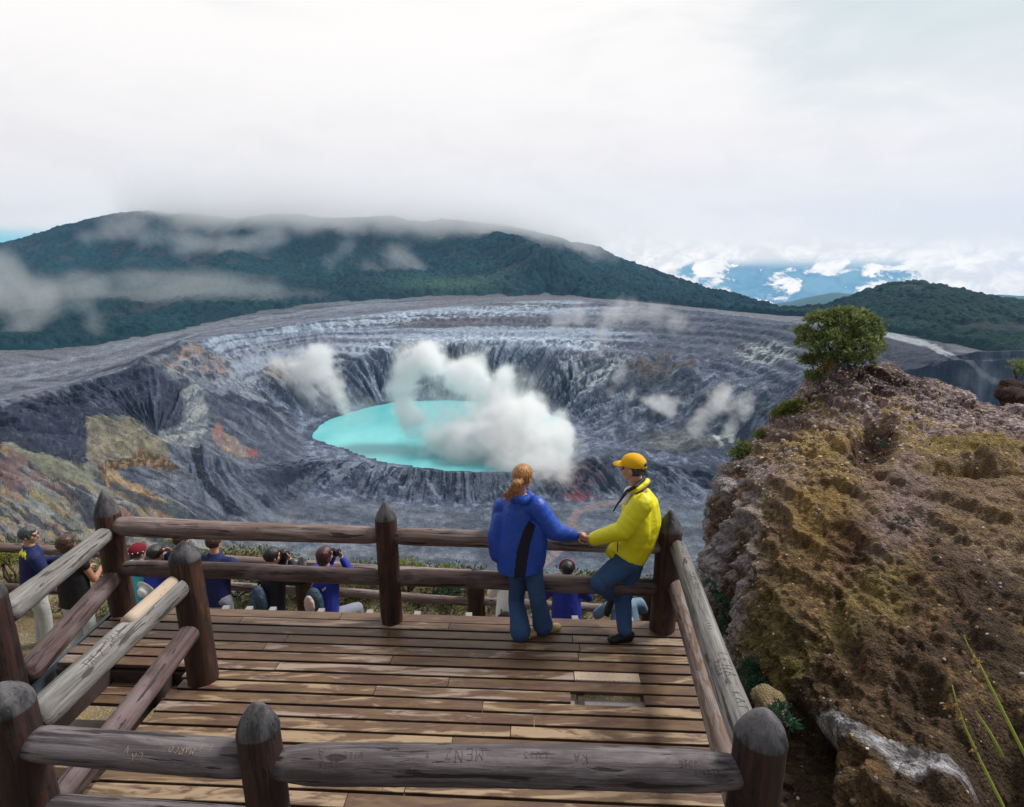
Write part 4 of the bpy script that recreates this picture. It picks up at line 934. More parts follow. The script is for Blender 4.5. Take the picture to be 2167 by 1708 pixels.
def carve(railo, words, mat=M_cut, name='carved_letters'):
    """words: (text, x along the log, angle from the top towards the camera side, letter height, flip, r)"""
    me = railo.data; vv = np.array([v.co[:] for v in me.vertices]); mb_ = MB(); rg = random.Random(len(words))
    def surf(x, ph):
        d = np.abs(vv[:, 0] - x); s_ = vv[d < .06]
        if len(s_) == 0: return None
        cyy, czz = s_[:, 1].mean(), s_[:, 2].mean(); aa = np.arctan2(-(s_[:, 1] - cyy), s_[:, 2] - czz)
        k = np.abs((aa - ph + np.pi) % (2 * np.pi) - np.pi) < .22; r = np.hypot(s_[k, 1] - cyy, s_[k, 2] - czz).mean() if k.any() else .08
        return np.array((x, cyy - r * math.sin(ph), czz + r * math.cos(ph))), np.array((0, -math.sin(ph), math.cos(ph))), r
    for txt, x0, ph, hgt, flip, wl in words:
        mb_ = MB()
        for i, ch in enumerate(txt):
            if ch not in GL: continue
            ox = i * hgt * .95 * (1 if not flip else -1); s = surf(x0 + ox, ph)
            if s is None: continue
            r = s[2]
            for stroke in GL[ch]:
                pts = []
                for (a, b), (a2, b2) in zip(stroke[:-1], stroke[1:]):
                    for k in range(4): pts.append((a + (a2 - a) * k / 4, b + (b2 - b) * k / 4))
                pts.append(stroke[-1]); q = []
                for a, b in pts:
                    lx = (a * .62 + rg.uniform(-.045, .045)) * hgt; ly = (b - .5 + rg.uniform(-.05, .05) + .12 * math.sin(i * 2.3 + x0 * 9)) * hgt
                    if flip: X_ = x0 + ox - lx; pp = ph + ly / r
                    else: X_ = x0 + ox + lx; pp = ph - ly / r
                    c_ = surf(X_, pp)
                    if c_ is None: continue
                    q.append(tuple(c_[0] + c_[1] * .0008))
                if len(q) > 2: mb_.tube(q, wl * .62, 4, flat=1.0)
        if mb_.n:
            o = mb_.build(name, mat, None); o.parent = railo
carve(rl['n2'], [('MENZ', 1.10, .35, .055, True, .0018), ('WILLMA', .50, .42, .030, True, .0015), ('LUIS', .38, .80, .026, True, .0013), ('A', .30, .25, .045, True, .0018), ('X', .83, .35, .026, True, .0015), ('KAREN', .78, 1.05, .022, True, .0012),
  ('LUIS', 1.42, .30, .034, True, .0014), ('KA', 1.62, .40, .040, True, .0016), ('JOSE', 2.16, .50, .026, True, .0014), ('DENNIS', 2.26, .85, .022, True, .0013)])
carve(rl['n1'], [('MARCO', .98, .55, .030, True, .0015), ('LA', .72, 1.0, .034, True, .0013), ('V', .64, .75, .036, True, .0013), ('LT', 1.06, .35, .04, True, .0012)], M_cutl)
carve(rl['r1'], [('LUIS', .18, -.15, .045, False, .0020), ('TERENCE', .55, -.1, .042, False, .0018), ('LEHA', 1.55, -.1, .060, False, .0022), ('KAT', 1.90, -.1, .050, False, .0020), ('ROSA', 1.62, .55, .035, False, .0015), ('1997', 1.20, .1, .030, False, .0014)])
carve(rl['s1'], [('JAEZ', .34, .55, .045, False, .0019), ('MARIA', .55, .25, .030, False, .0016), ('ANDRE', .55, .65, .030, False, .0016), ('PAUL', .62, 1.0, .026, False, .0014)])
carve(rl['f4'], [('TOM', .42, 1.0, .026, False, .0016), ('BEN HANS', .72, 1.0, .030, False, .0018)])

# ---- lower terrace, its ground and the lower fence
GZ = -1.97
gx = np.linspace(-14, 14, 300); gy = np.linspace(-6, 10.1, 260); GX, GY = np.meshgrid(gx, gy)
def ground_z(x, y):
    x = np.asarray(x, float); y = np.asarray(y, float)
    z = GZ - .035 * (x + 1) + .05 * (fbm(x * 1.5, y * 1.5, 501, 4) - .5) + .02 * (fbm(x * 9, y * 9, 502, 3) - .5)
    edge = 8.9 - .05 * x + .5 * (fbm(x * .7, y * 0 + 1, 503, 3) - .5)
    z = z + .30 * np.exp(-((y - edge + .2) / .55) ** 2) - np.clip(y - edge, 0, 9) ** 1.25 * 2.4
    return z
GZZ = ground_z(GX, GY)
m_gr, t = new_mat('trodden_earth')
n_a = t.noise(t.co, 1.6, 6, .65); n_b = t.noise(t.co, 26.0, 4, .7); st_v = t.voro(t.co, 34.0, out='Color'); st_d = t.voro(t.co, 34.0)
base = t.mix(t.ramp(n_a, .4, .62), (.19, .14, .075), (.115, .10, .05)); base = t.mix(t.math('MULTIPLY', t.ramp(n_b, .55, .7), .6), base, (.33, .27, .17))
base = t.mix(t.math('MULTIPLY', t.ramp(st_d, .32, .22), .45), base, t.mix(.5, st_v, (.35, .30, .22)))
setc(t, base, .95, t.bump(t.math('ADD', n_b, t.math('MULTIPLY', st_d, -1)), .6, .02))
g_o = mesh_np('ground', np.stack([GX, GY, GZZ], -1).reshape(-1, 3), grid_faces(260, 300), m_gr); tag(g_o, kind='structure')
lf = empty('log_fence', (-2, 7.6, GZ)); tag(lf, 'lower log fence on the terrace below that the visitors lean on', 'fence')
def LF(x, z): return Vector((x, 7.50 - .05 * (x + 1), z - .035 * (x + 1)))
lpx = [-9.9, -7.6, -5.05, -2.98 + .0, -.52, 1.95, 4.4]
def xat(px, Y): return float(P(px, 1200, Y)[0])
lpx = [xat(-420, 7.8), xat(-80, 7.8), xat(287, 7.6), xat(635, 7.5), xat(1007, 7.45), xat(1385, 7.35), xat(1760, 7.2)]
for i, x in enumerate(lpx): 
    b_ = LF(x, GZ - .3); log = post(lf, b_.x, b_.y, b_.z, LF(x, GZ).z + 1.13, .122, 60 + i, cone=.16)
for i, (x0, x1) in enumerate(zip(lpx[:-1], lpx[1:])):
    rail(lf, LF(x0, GZ + 1.0), LF(x1, GZ + 1.0), .07, .065, M_rail, 70 + i, knots=2)
    lo_ = .60 if i > 1 else .36
    rail(lf, LF(x0, GZ + lo_), LF(x1, GZ + lo_ - .02), .062, .06, M_rail if i > 1 else M_raild, 80 + i, knots=2)
# ================================================================== BROWN OUTCROP ON THE RIGHT
G = [
 [(1535,1800,5.6),(1560,1760,4.6),(1610,1820,3.6),(1680,1900,3.0),(1830,1950,2.7),(2020,1950,2.5),(2250,1950,2.4),(2700,1950,2.4)],
 [(1520,1640,6.2),(1545,1600,5.2),(1600,1640,4.5),(1690,1700,3.75),(1810,1705,3.3),(1990,1700,3.05),(2220,1700,2.95),(2700,1700,2.9)],
 [(1515,1540,6.6),(1535,1510,5.8),(1590,1530,5.1),(1680,1560,4.35),(1810,1545,3.95),(1990,1545,3.65),(2220,1545,3.5),(2700,1545,3.5)],
 [(1520,1420,7.2),(1530,1400,6.4),(1585,1410,5.6),(1670,1400,4.95),(1810,1390,4.6),(1990,1390,4.4),(2220,1390,4.3),(2700,1390,4.3)],
 [(1520,1330,7.9),(1502,1290,7.0),(1555,1270,6.2),(1640,1250,5.7),(1800,1240,5.35),(1990,1240,5.2),(2220,1240,5.15),(2700,1240,5.2)],
 [(1520,1240,8.6),(1489,1170,7.6),(1545,1140,6.9),(1630,1115,6.5),(1790,1110,6.1),(1990,1110,6.0),(2220,1110,6.1),(2700,1120,6.2)],
 [(1560,1130,9.2),(1514,1050,8.1),(1570,1030,7.5),(1650,1010,7.2),(1790,1010,6.9),(1990,1010,6.9),(2220,1015,7.1),(2700,1030,7.2)],
 [(1630,1020,9.8),(1580,950,8.6),(1640,935,8.1),(1710,925,7.9),(1820,920,7.8),(1990,930,7.9),(2220,940,8.1),(2700,950,8.2)],
 [(1700,940,10.2),(1652,885,9.0),(1710,865,8.75),(1770,852,8.6),(1860,850,8.6),(2000,872,8.7),(2220,898,8.9),(2700,910,9.0)],
 [(1750,880,10.4),(1712,834,9.3),(1752,805,9.25),(1795,790,9.2),(1880,795,9.3),(2000,830,9.3),(2220,882,9.6),(2700,895,9.6)],
 [(1790,905,11.2),(1780,900,11.0),(1800,895,11),(1830,890,11),(1900,890,11),(2010,910,11.1),(2220,950,11.4),(2700,960,11.4)],
 [(1760,1060,12.4),(1760,1060,12.2),(1800,1050,12.2),(1850,1040,12.2),(1900,1040,12.2),(2010,1060,12.4),(2220,1090,12.6),(2700,1090,12.6)],
]
ctl = np.array([[[float(c) for c in P(*p)] for p in row] for row in G])        # rows x cols x 3
def cat(A, n):
    """Catmull-Rom along axis 0"""
    m_ = len(A); t = np.linspace(0, m_ - 1, n); i = np.clip(np.floor(t).astype(int), 0, m_ - 2); f_ = (t - i).reshape((-1,) + (1,) * (A.ndim - 1))
    p0, p1, p2, p3 = A[np.clip(i - 1, 0, m_ - 1)], A[i], A[i + 1], A[np.clip(i + 2, 0, m_ - 1)]
    return .5 * (2 * p1 + (p2 - p0) * f_ + (2 * p0 - 5 * p1 + 4 * p2 - p3) * f_ ** 2 + (3 * p1 - p0 - 3 * p2 + p3) * f_ ** 3)
RN, RM = 620, 560
RK = cat(cat(ctl, RN).transpose(1, 0, 2), RM).transpose(1, 0, 2)
def normals(Q):
    du = np.gradient(Q, axis=1); dv = np.gradient(Q, axis=0); n = np.cross(du, dv); n /= np.linalg.norm(n, axis=-1, keepdims=True) + 1e-9
    return n
NR = normals(RK); 
if NR[RN // 3, RM // 2][1] > 0: NR = -NR
flatp = RK.reshape(-1, 3)
n1_ = fbm3(flatp * .75, 601, 4).reshape(RN, RM) - .5
n2_ = fbm3(flatp * 3.1 + 9, 603, 4, .6).reshape(RN, RM) - .5
rg_ = (1 - np.abs(2 * fbm3(flatp * np.array((2.0, 2.0, 1.2)) + 30, 605, 3) - 1)).reshape(RN, RM) - .8
n3_ = fbm3(flatp * 13 + 3, 607, 3, .65).reshape(RN, RM) - .5
RX, RY = to_px(RK[..., 0], RK[..., 1], RK[..., 2])
leftf = 1 - sstep(1560, 1640, RX); leftf = leftf * sstep(900, 1000, RY)
strk = (fbm3(flatp * np.array((5, 5, .9)), 611, 4).reshape(RN, RM) - .5)
n4_ = fbm3(flatp * 30 + 3, 609, 3, .65).reshape(RN, RM) - .5
disp = .46 * n1_ + .20 * n2_ + .10 * rg_ + .085 * n3_ + .035 * n4_ + leftf * strk * .35
lay = np.sin((RK[..., 2] * 3.0 + RK[..., 0] * 1.2 + n1_ * 5) * 4.5) * .035 * sstep(1250, 1400, RY)
disp += lay
Lc = RK[..., 2] * 1.6 + RK[..., 0] * .45 + 1.6 * n1_ + .5 * n2_; lf_ = Lc * 2.2 - np.floor(Lc * 2.2); disp += (sstep(.15, .55, lf_) - lf_) * .13 * sstep(.40, .56, fbm3(flatp * .9 + 60, 631, 3).reshape(RN, RM))
L2 = RK[..., 2] * 5 + RK[..., 0] * 2.0 - RK[..., 1] * .6 + 3 * n1_ + 2 * n2_; l2 = L2 - np.floor(L2); disp += (sstep(.2, .5, l2) - l2) * .045 * sstep(980, 1100, RY)
def dent(x, y, rx, ry, d):
    return d * np.exp(-(((RX - x) / rx) ** 2 + ((RY - y) / ry) ** 2) ** 1.5)
disp += -dent(1850, 940, 45, 38, .45) - dent(2080, 1000, 90, 16, .28) + dent(2080, 955, 80, 22, .2) - dent(1740, 1640, 40, 90, .55) - dent(1690, 1560, 40, 60, .3) - dent(2120, 1600, 80, 120, .5) - dent(1950, 1480, 60, 30, .2) + dent(1700, 1290, 70, 60, .1)
disp += -dent(1600, 1480, 40, 50, .4)
crk = sstep(.93, .99, 1 - np.abs(2 * fbm3(flatp * np.array((1.6, 1.6, 2.2)) + 70, 615, 4, .6) - 1)).reshape(RN, RM)
disp -= crk * .02
RK2 = RK + NR * disp[..., None]
rc = np.zeros(RK.shape); rc[:] = (.115, .078, .042)
def rm(mask, c):
    global rc
    mask = np.clip(mask, 0, 1)[..., None]; rc = rc * (1 - mask) + np.array(c) * mask
na_ = fbm3(flatp * 2.2 + 5, 621, 5, .6).reshape(RN, RM); nb3 = fbm3(flatp * 8 + 5, 623, 4, .6).reshape(RN, RM); nc3 = fbm3(flatp * 24, 625, 3, .6).reshape(RN, RM)
def rb(x, y, rx, ry, ang=0, e=.4):
    a = R(ang); u = (RX - x) * math.cos(a) + (RY - y) * math.sin(a); v = -(RX - x) * math.sin(a) + (RY - y) * math.cos(a)
    return 1 - sstep(1 - e, 1 + e, np.sqrt((u / rx) ** 2 + (v / ry) ** 2) + 2.6 * (na_ - .5) + 1.0 * (nb3 - .5))
rm(sstep(.46, .60, na_), (.155, .108, .050)); rm(sstep(.50, .66, nb3) * .7, (.070, .040, .030)); rm(sstep(.56, .7, nc3) * .45, (.27, .195, .10))
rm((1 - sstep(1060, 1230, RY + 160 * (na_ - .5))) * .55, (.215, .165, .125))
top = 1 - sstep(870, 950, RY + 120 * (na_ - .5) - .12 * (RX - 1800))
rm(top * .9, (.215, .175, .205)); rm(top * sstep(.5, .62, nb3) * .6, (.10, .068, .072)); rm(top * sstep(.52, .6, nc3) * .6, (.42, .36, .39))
rm(rb(1850, 805, 130, 24, 8) * .85, (.055, .032, .034)); rm(rb(1730, 850, 60, 22, -45) * .7, (.06, .035, .035))
rm(rb(1950, 925, 260, 50, 14) * sstep(.44, .56, nb3) * .85, (.30, .225, .09)); rm(rb(1740, 930, 100, 26, -10) * .75, (.30, .225, .085))
rm(rb(1700, 1010, 120, 22, 10) * .7, (.24, .195, .21)); rm(rb(1900, 1080, 60, 120, 20) * .7, (.22, .175, .185)); rm(rb(2130, 1180, 160, 50, 8) * .6, (.27, .215, .17))
rm(rb(1850, 945, 46, 40) * .9, (.065, .035, .032)); rm(rb(2060, 1000, 110, 24) * .8, (.12, .085, .022)); rm(rb(2060, 950, 100, 22) * .8, (.20, .155, .04))  # first dark patch paints shade into the dented recess
rm(rb(1740, 1080, 70, 110, 10) * .8, (.21, .145, .045)); rm(rb(1800, 1160, 40, 60) * .7, (.085, .045, .03))
rm(leftf * sstep(.42, .56, strk + .5) * .9, (.27, .27, .31)); rm(leftf * sstep(.52, .40, strk + .5) * .8, (.10, .065, .055))
rm(rb(1830, 1290, 120, 60, -45) * .6, (.17, .145, .05)); rm(rb(1650, 1440, 60, 40) * .9, (.135, .14, .02)); rm(rb(1640, 1340, 60, 90) * .6, (.14, .125, .045))
rm(rb(2060, 1250, 120, 70, 30) * .75, (.045, .028, .022)); rm(rb(1960, 1410, 120, 40, 15) * .65, (.050, .030, .022)); rm(rb(2120, 1380, 80, 100) * .8, (.035, .026, .018))  # dark zones painting deep shadow onto the lower right face
rm(rb(2080, 1620, 170, 110, 20) * .8, (.040, .028, .020)); rm(rb(1720, 1600, 60, 110) * .9, (.020, .014, .010)); rm(rb(1605, 1480, 46, 60) * .9, (.018, .022, .014))  # shade painted into the hollows and the gap beside the deck
rm(rb(1880, 1600, 125, 24, 22, .3), (.66, .74, .88)); rm(rb(1960, 1640, 60, 10, 30, .3) * .8, (.50, .54, .62)); rm(rb(1820, 1640, 50, 24, 20) * .8, (.24, .15, .05))
rm(rb(1700, 1640, 40, 30) * .6, (.11, .11, .02)); rm(crk * .35, (.03, .022, .018))
rm(sstep(1330, 1650, RY) * .55 * sstep(.40, .55, na_), (.028, .020, .013)); rm(sstep(1500, 1700, RX) * sstep(1250, 1500, RY) * sstep(.58, .48, na_) * .5, (.055, .035, .02)); rm(sstep(.52, .42, nb3) * sstep(1000, 1300, RY) * .5, (.035, .024, .018))  # lower rock darkened in colour to stand in for deep shadow
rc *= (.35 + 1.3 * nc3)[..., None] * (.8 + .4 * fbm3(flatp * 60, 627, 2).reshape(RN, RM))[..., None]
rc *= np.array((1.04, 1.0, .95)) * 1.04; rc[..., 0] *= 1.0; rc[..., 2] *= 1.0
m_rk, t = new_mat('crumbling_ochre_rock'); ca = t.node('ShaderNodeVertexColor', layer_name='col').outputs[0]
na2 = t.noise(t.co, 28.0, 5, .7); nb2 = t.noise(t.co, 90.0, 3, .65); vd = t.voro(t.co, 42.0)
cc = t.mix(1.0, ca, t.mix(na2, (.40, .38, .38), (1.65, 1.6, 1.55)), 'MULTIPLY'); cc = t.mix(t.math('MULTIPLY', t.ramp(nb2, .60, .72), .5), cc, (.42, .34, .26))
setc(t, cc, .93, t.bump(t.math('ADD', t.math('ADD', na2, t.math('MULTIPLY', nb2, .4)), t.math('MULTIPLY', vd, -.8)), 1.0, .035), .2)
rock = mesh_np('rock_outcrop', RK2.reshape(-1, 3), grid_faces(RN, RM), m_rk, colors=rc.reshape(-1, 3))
tag(rock, 'huge crumbling brown and ochre rock outcrop beside the right railing', 'rock')
NR2 = normals(RK2); NR2 = NR2 if NR2[RN // 3, RM // 2][1] < 0 else -NR2
# small dark rock at the right edge, behind the ridge
def boulder(name, label, c, size, seed, colr, cat='rock', sub=4, amp=.35):
    v, f = ico(sub); v = v * (1 + amp * (fbm3(v * 1.6 + seed, 700 + seed, 4)[:, None] - .5) * 2 + .12 * (fbm3(v * 7 + seed, 720, 3)[:, None] - .5)) * np.array(size) + np.array(c)
    nz_ = fbm3(v * 9, 730 + seed, 4)[:, None]; cc_ = np.array(colr) * (.35 + 1.3 * nz_)
    o = mesh_np(name, v, np.array(f), m_rk, colors=cc_); tag(o, label, cat); return o
boulder('boulder', 'dark brown boulder poking up at the right edge behind the outcrop', PV(2215, 862, 9.9), (.70, .5, .42), 3, (.060, .038, .032), 'boulder', 5, .75)
boulder('boulder', 'pale ochre stone lying in the gap beside the right railing', PV(1630, 1490, 4.55), (.15, .2, .12), 5, (.20, .16, .09), 'boulder', 4)
o_ = boulder('boulder', 'reddish knob of rock standing up on the ridge of the outcrop', PV(2010, 836, 9.2), (.13, .12, .17), 8, (.10, .055, .05), 'boulder', 3, .6)
# loose stones on the upper outcrop
rs = np.random.RandomState(5); sv_, sf_, sc_ = [], [], []; v0, f0 = ICO1; v0 = np.array(v0); f0 = np.array(f0); cnt = 0
pal = np.array([(.40,.35,.38),(.30,.26,.29),(.45,.33,.16),(.52,.47,.48),(.16,.11,.10),(.34,.25,.20),(.55,.42,.22)])
pk = rs.randint(0, RN * RM, 90000); yy = RY.ravel()[pk]; xx = RX.ravel()[pk]
dens_ = np.where(yy < 900 + .12 * (xx - 1800), 1.0, np.where(yy < 1050, .5, .26)) * (np.linalg.norm(RK2.reshape(-1, 3)[pk] - np.array((0, 0, CAMH)), axis=1) / 9.5) ** 2
ok = (rs.rand(len(pk)) < dens_ * .24) & (yy > 780) & ((yy < 1100) | (rs.rand(len(pk)) < .5)) & (yy < 1750) & (xx < 2400) & (RN - 1 - pk // RM > 70)
for i in pk[ok]:
    p = RK2.reshape(-1, 3)[i]; s_ = .006 + .016 * rs.rand() ** 3.0
    if RY.ravel()[i] < 1000: s_ *= 1.35
    sv_.append(v0 * s_ * (.6 + .8 * rs.rand(1, 3)) * (1 + .3 * (rs.rand(len(v0), 1) - .5)) + p + NR2.reshape(-1, 3)[i] * s_ * .3); sf_.append(f0 + cnt * len(v0))
    sc_.append(np.tile(pal[rs.randint(len(pal))] * (.5 + .7 * rs.rand()), (len(v0), 1))); cnt += 1
m_st, t = new_mat('loose_stone'); ca = t.node('ShaderNodeVertexColor', layer_name='col').outputs[0]; setc(t, ca, .9)
o = mesh_np('gravel', np.vstack(sv_), np.vstack(sf_), m_st, smooth=False, colors=np.vstack(sc_)); tag(o, 'loose pale pebbles strewn over the top of the outcrop', 'gravel', kind='stuff')
print('stones', cnt)

# ================================================================== PLANTS
def leaf_mat(name, c1, c2, trans=.40, rough=.5):
    m, t = new_mat(name); ca = t.node('ShaderNodeVertexColor', layer_name='col').outputs[0]
    sp = t.node('ShaderNodeSeparateColor', i_0=ca)
    c = t.mix(sp.outputs[0], c1, c2); setc(t, c, rough, None, .35)
    tr = t.node('ShaderNodeBsdfTranslucent', i_0=c); mx = t.node('ShaderNodeMixShader', i_0=trans, i_1=t.b.outputs[0], i_2=tr.outputs[0])
    t.l.new(mx.outputs[0], t.n['Material Output'].inputs['Surface']); return m
M_leaf = leaf_mat('shrub_leaf', (.030, .060, .020), (.36, .42, .15)); M_leafd = leaf_mat('dark_leaf', (.010, .040, .028), (.045, .14, .075)); M_leafy = leaf_mat('yellow_green_leaf', (.10, .13, .02), (.36, .38, .07))
M_leafs = leaf_mat('silver_leaf', (.14, .24, .20), (.42, .55, .48)); M_leafr = leaf_mat('rusty_leaf', (.22, .08, .02), (.55, .30, .05)); M_heath = leaf_mat('heath_leaf', (.055, .050, .022), (.20, .165, .075)); M_bark, t = new_mat('bark'); setc(t, t.mix(t.noise(t.co, 30, 4), (.03, .02, .015), (.12, .085, .06)), .9)
def leaves(name, pts, dirs, tone, size, mat, parent, rs, narrow=.38, curl=.25):
    """one small folded leaf of 4 faces per point; dirs are where they point"""
    n = len(pts); a = rs.normal(size=(n, 3)); d = dirs / (np.linalg.norm(dirs, axis=1, keepdims=True) + 1e-9)
    s = np.cross(d, a); s /= np.linalg.norm(s, axis=1, keepdims=True) + 1e-9; u = np.cross(s, d)
    L = size * (.6 + .8 * rs.rand(n, 1)); w_ = L * narrow
    p0 = pts; p1 = pts + d * L * .5 + s * w_ * .5 + u * L * curl * .3; p2 = pts + d * L * .5 - s * w_ * .5 + u * L * curl * .3; pm = pts + d * L * .5; p3 = pts + d * L - u * L * curl * .4
    v = np.stack([p0, p1, pm, p2, p3], 1).reshape(-1, 3); b = (np.arange(n) * 5)[:, None]
    f = np.concatenate([b + np.array([[0, 1, 2]]), b + np.array([[0, 2, 3]]), b + np.array([[1, 4, 2]]), b + np.array([[2, 4, 3]])])
    c = np.repeat(np.clip(tone, 0, 1)[:, None] * np.ones((1, 3)), 5, 0)
    return mesh_np(name, v, f, mat, parent, smooth=False, colors=c)
def shrub(name, label, cat_, base, blobs, nleaf, lsize, mat, seed, rosette=9, group=None, parent_stems=True, outward=.7, narrow=.36, toneb=.45):
    rs = np.random.RandomState(seed); root = empty(name, base); tag(root, label, cat_, group)
    cen = np.array([b[0] for b in blobs], float); rad = np.array([b[1] for b in blobs], float)
    vol = rad ** 2; nr_ = nleaf // rosette; k = rs.choice(len(blobs), nr_, p=vol / vol.sum())
    d = rs.normal(size=(nr_, 3)); d /= np.linalg.norm(d, axis=1, keepdims=True); d[:, 2] = np.where(d[:, 2] < -.3, -d[:, 2], d[:, 2])
    rr_ = rad[k] * (.55 + .5 * rs.rand(nr_) ** .6) * (1 + .22 * (fbm3(d * 2.5 + k[:, None], 900 + seed, 2) - .5) * 2)
    tip = cen[k] + d * rr_[:, None]; 
    # twigs with a rosette of leaves at the tip
    pts = np.repeat(tip, rosette, 0) + rs.normal(size=(nr_ * rosette, 3)) * lsize * .25; dd = np.repeat(d, rosette, 0) * outward + rs.normal(size=(nr_ * rosette, 3)) * .55 + np.array((0, 0, .25))
    tone = toneb + .35 * (rs.rand(nr_) - .5) + .35 * (fbm3(tip * 3.5, 911, 2) - .5); tone = np.repeat(tone, rosette) + .25 * (rs.rand(nr_ * rosette) - .5)
    leaves('foliage', pts, dd, tone, lsize, mat, root, rs, narrow)
    if parent_stems:
        mb = MB(); b0 = Vector(base)
        for j, (c, r) in enumerate(blobs):
            c = Vector(c); mid = b0.lerp(c, .5) + Vector(rs.normal(size=3) * r * .25); mb.tube([b0, mid, c], [r * .09 + .004, r * .06 + .003, r * .03 + .002], 7)
            for _ in range(5):
                e = c + Vector(rs.normal(size=3) * r * .55); mb.tube([c.lerp(mid, .3), (c + e) / 2 + Vector(rs.normal(size=3) * r * .1), e], [r * .03 + .002, r * .02 + .0015, .0015], 5)
        mb.build('stem', M_bark, root)
    return root
def W(x, y, Y): return tuple(float(v) for v in P(x, y, Y))
mpx = 9.2 * 1.0 / F
def pb(x, y, Y, r): 
    p = W(x, y, Y); return (p, r * (Y * math.cos(PITCH) + (CAMH - p[2]) * math.sin(PITCH)) / F)
tb = [pb(1735,690,9.2,30),(pb(1790,690,9.1,36)),pb(1835,700,9.2,30),pb(1715,730,9.1,26),pb(1760,735,8.95,40),pb(1815,740,8.95,38),pb(1850,735,9.2,18),pb(1780,700,9.5,34),pb(1735,770,9.0,24),pb(1790,765,8.95,26),pb(1720,800,8.95,14),pb(1830,765,9.1,18),pb(1700,705,9.2,15),pb(1705,765,9.05,14),pb(1820,675,9.2,18),pb(1770,672,9.2,18),pb(1852,712,9.25,14)]
shrub('rounded_shrub', 'dense rounded olive-green shrub growing on the top of the outcrop', 'shrub', W(1790, 800, 9.15), tb, 15000, .060, M_leaf, 1, rosette=10)
shrub('small_bush', 'low yellow-green bush clinging to the outcrop edge below the big shrub', 'bush', W(1660, 890, 8.85), [pb(1650,880,8.8,16), pb(1672,868,8.8,16), pb(1640,895,8.8,10), pb(1690,856,8.8,9)], 1100, .055, M_leafy, 2, toneb=.3)
shrub('small_bush', 'small bright green bush lower down on the outcrop edge', 'bush', W(1565, 975, 8.3), [pb(1560,965,8.25,13), pb(1572,950,8.25,12), pb(1552,985,8.2,8)], 700, .055, M_leaf, 3)
shrub('small_bush', 'little leafy tuft between the two bushes on the outcrop edge', 'bush', W(1605, 930, 8.55), [pb(1602,925,8.5,7), pb(1612,918,8.5,6)], 220, .045, M_leaf, 4)
shrub('small_bush', 'dark blue-green bush hanging on the shaded face beside the railing', 'bush', W(1545, 1330, 6.2), [pb(1530,1275,6.15,12), pb(1545,1300,6.1,16), pb(1540,1330,6.1,18), pb(1555,1350,6.0,14), pb(1500,1240,6.5,10), pb(1515,1260,6.4,8)], 2200, .035, M_leafd, 5)
shrub('small_bush', 'dark green tuft in the hollow next to the near end of the railing', 'bush', W(1600, 1440, 5.2), [pb(1585,1425,5.1,20), pb(1600,1455,4.9,18)], 900, .04, M_leafd, 6)
shrub('small_bush', 'silvery fern at the foot of the big shrub', 'bush', W(1775, 800, 8.95), [pb(1765,787,8.85,14), pb(1785,782,8.85,10)], 420, .06, M_leafs, 7, narrow=.18, parent_stems=False)
shrub('small_bush', 'orange-tipped seedling in front of the big shrub', 'bush', W(1760, 780, 8.9), [pb(1755,775,8.8,10), pb(1742,788,8.8,7)], 70, .06, M_leafr, 8, rosette=6, narrow=.2, parent_stems=False)
shrub('small_bush', 'thin green weed in the dark hollow of the outcrop', 'bush', W(1872, 965, 7.5), [pb(1865,945,7.4,9), pb(1875,975,7.3,7)], 120, .035, M_leafd, 9)
shrub('small_bush', 'small green weed low on the face of the outcrop', 'bush', W(1915, 1108, 5.95), [pb(1900,1105,5.9,9), pb(1925,1102,5.9,8)], 200, .022, M_leafd, 10)
shrub('small_bush', 'teal-leaved sprig low in the gap beside the near corner post', 'bush', W(1655, 1530, 4.2), [pb(1650,1512,4.1,12), pb(1668,1535,4.0,10)], 160, .07, M_leafd, 11, narrow=.2, rosette=6)
shrub('small_bush', 'olive bush on the dark slope at the right edge of the view', 'bush', W(2150, 800, 9.9), [pb(2150,778,9.9,16), pb(2170,790,9.9,18)], 500, .05, M_leaf, 12)
# bank of low plants behind the lower fence
rsp = np.random.RandomState(12); kinds = [(M_leafd, .5), (M_leaf, .4), (M_leafy, .25)]
bank = [(500,1240,'dense dark green bush behind the lower fence left of the photographer'),(700,1275,'dark green bush behind the lower fence beside the kneeling visitor'),(745,1225,'small leafy bush on the bank just left of the middle post'),(860,1210,'yellow-tipped sapling sticking up right of the middle post'),(915,1225,'low green shrub on the bank right of the middle post'),(960,1240,'dark shrub on the bank left of the lower fence post'),
        (1045,1265,'orange-leaved bush behind the woman on the lower bank'),(1250,1262,'green bush seen between the couple behind the lower fence'),(1290,1285,'yellow-green bush at the feet of the man in yellow'),(1370,1275,'green bush behind the right corner post'),(560,1225,'tall green tuft between the navy jacket and the photographer'),(395,1160,'olive bush glimpsed under the left top rail'),(20,1172,'light green bush above the fence at the left edge'),(230,1215,'teal and green bush beside the far corner post'),(20,1235,'brown-green bush under the fence at the left edge'),(640,1235,'low bush on the bank between the two backpacks'),(800,1240,'rusty brown heath on the bank left of the middle post'),(1100,1235,'rusty heath on the bank behind the woman')]
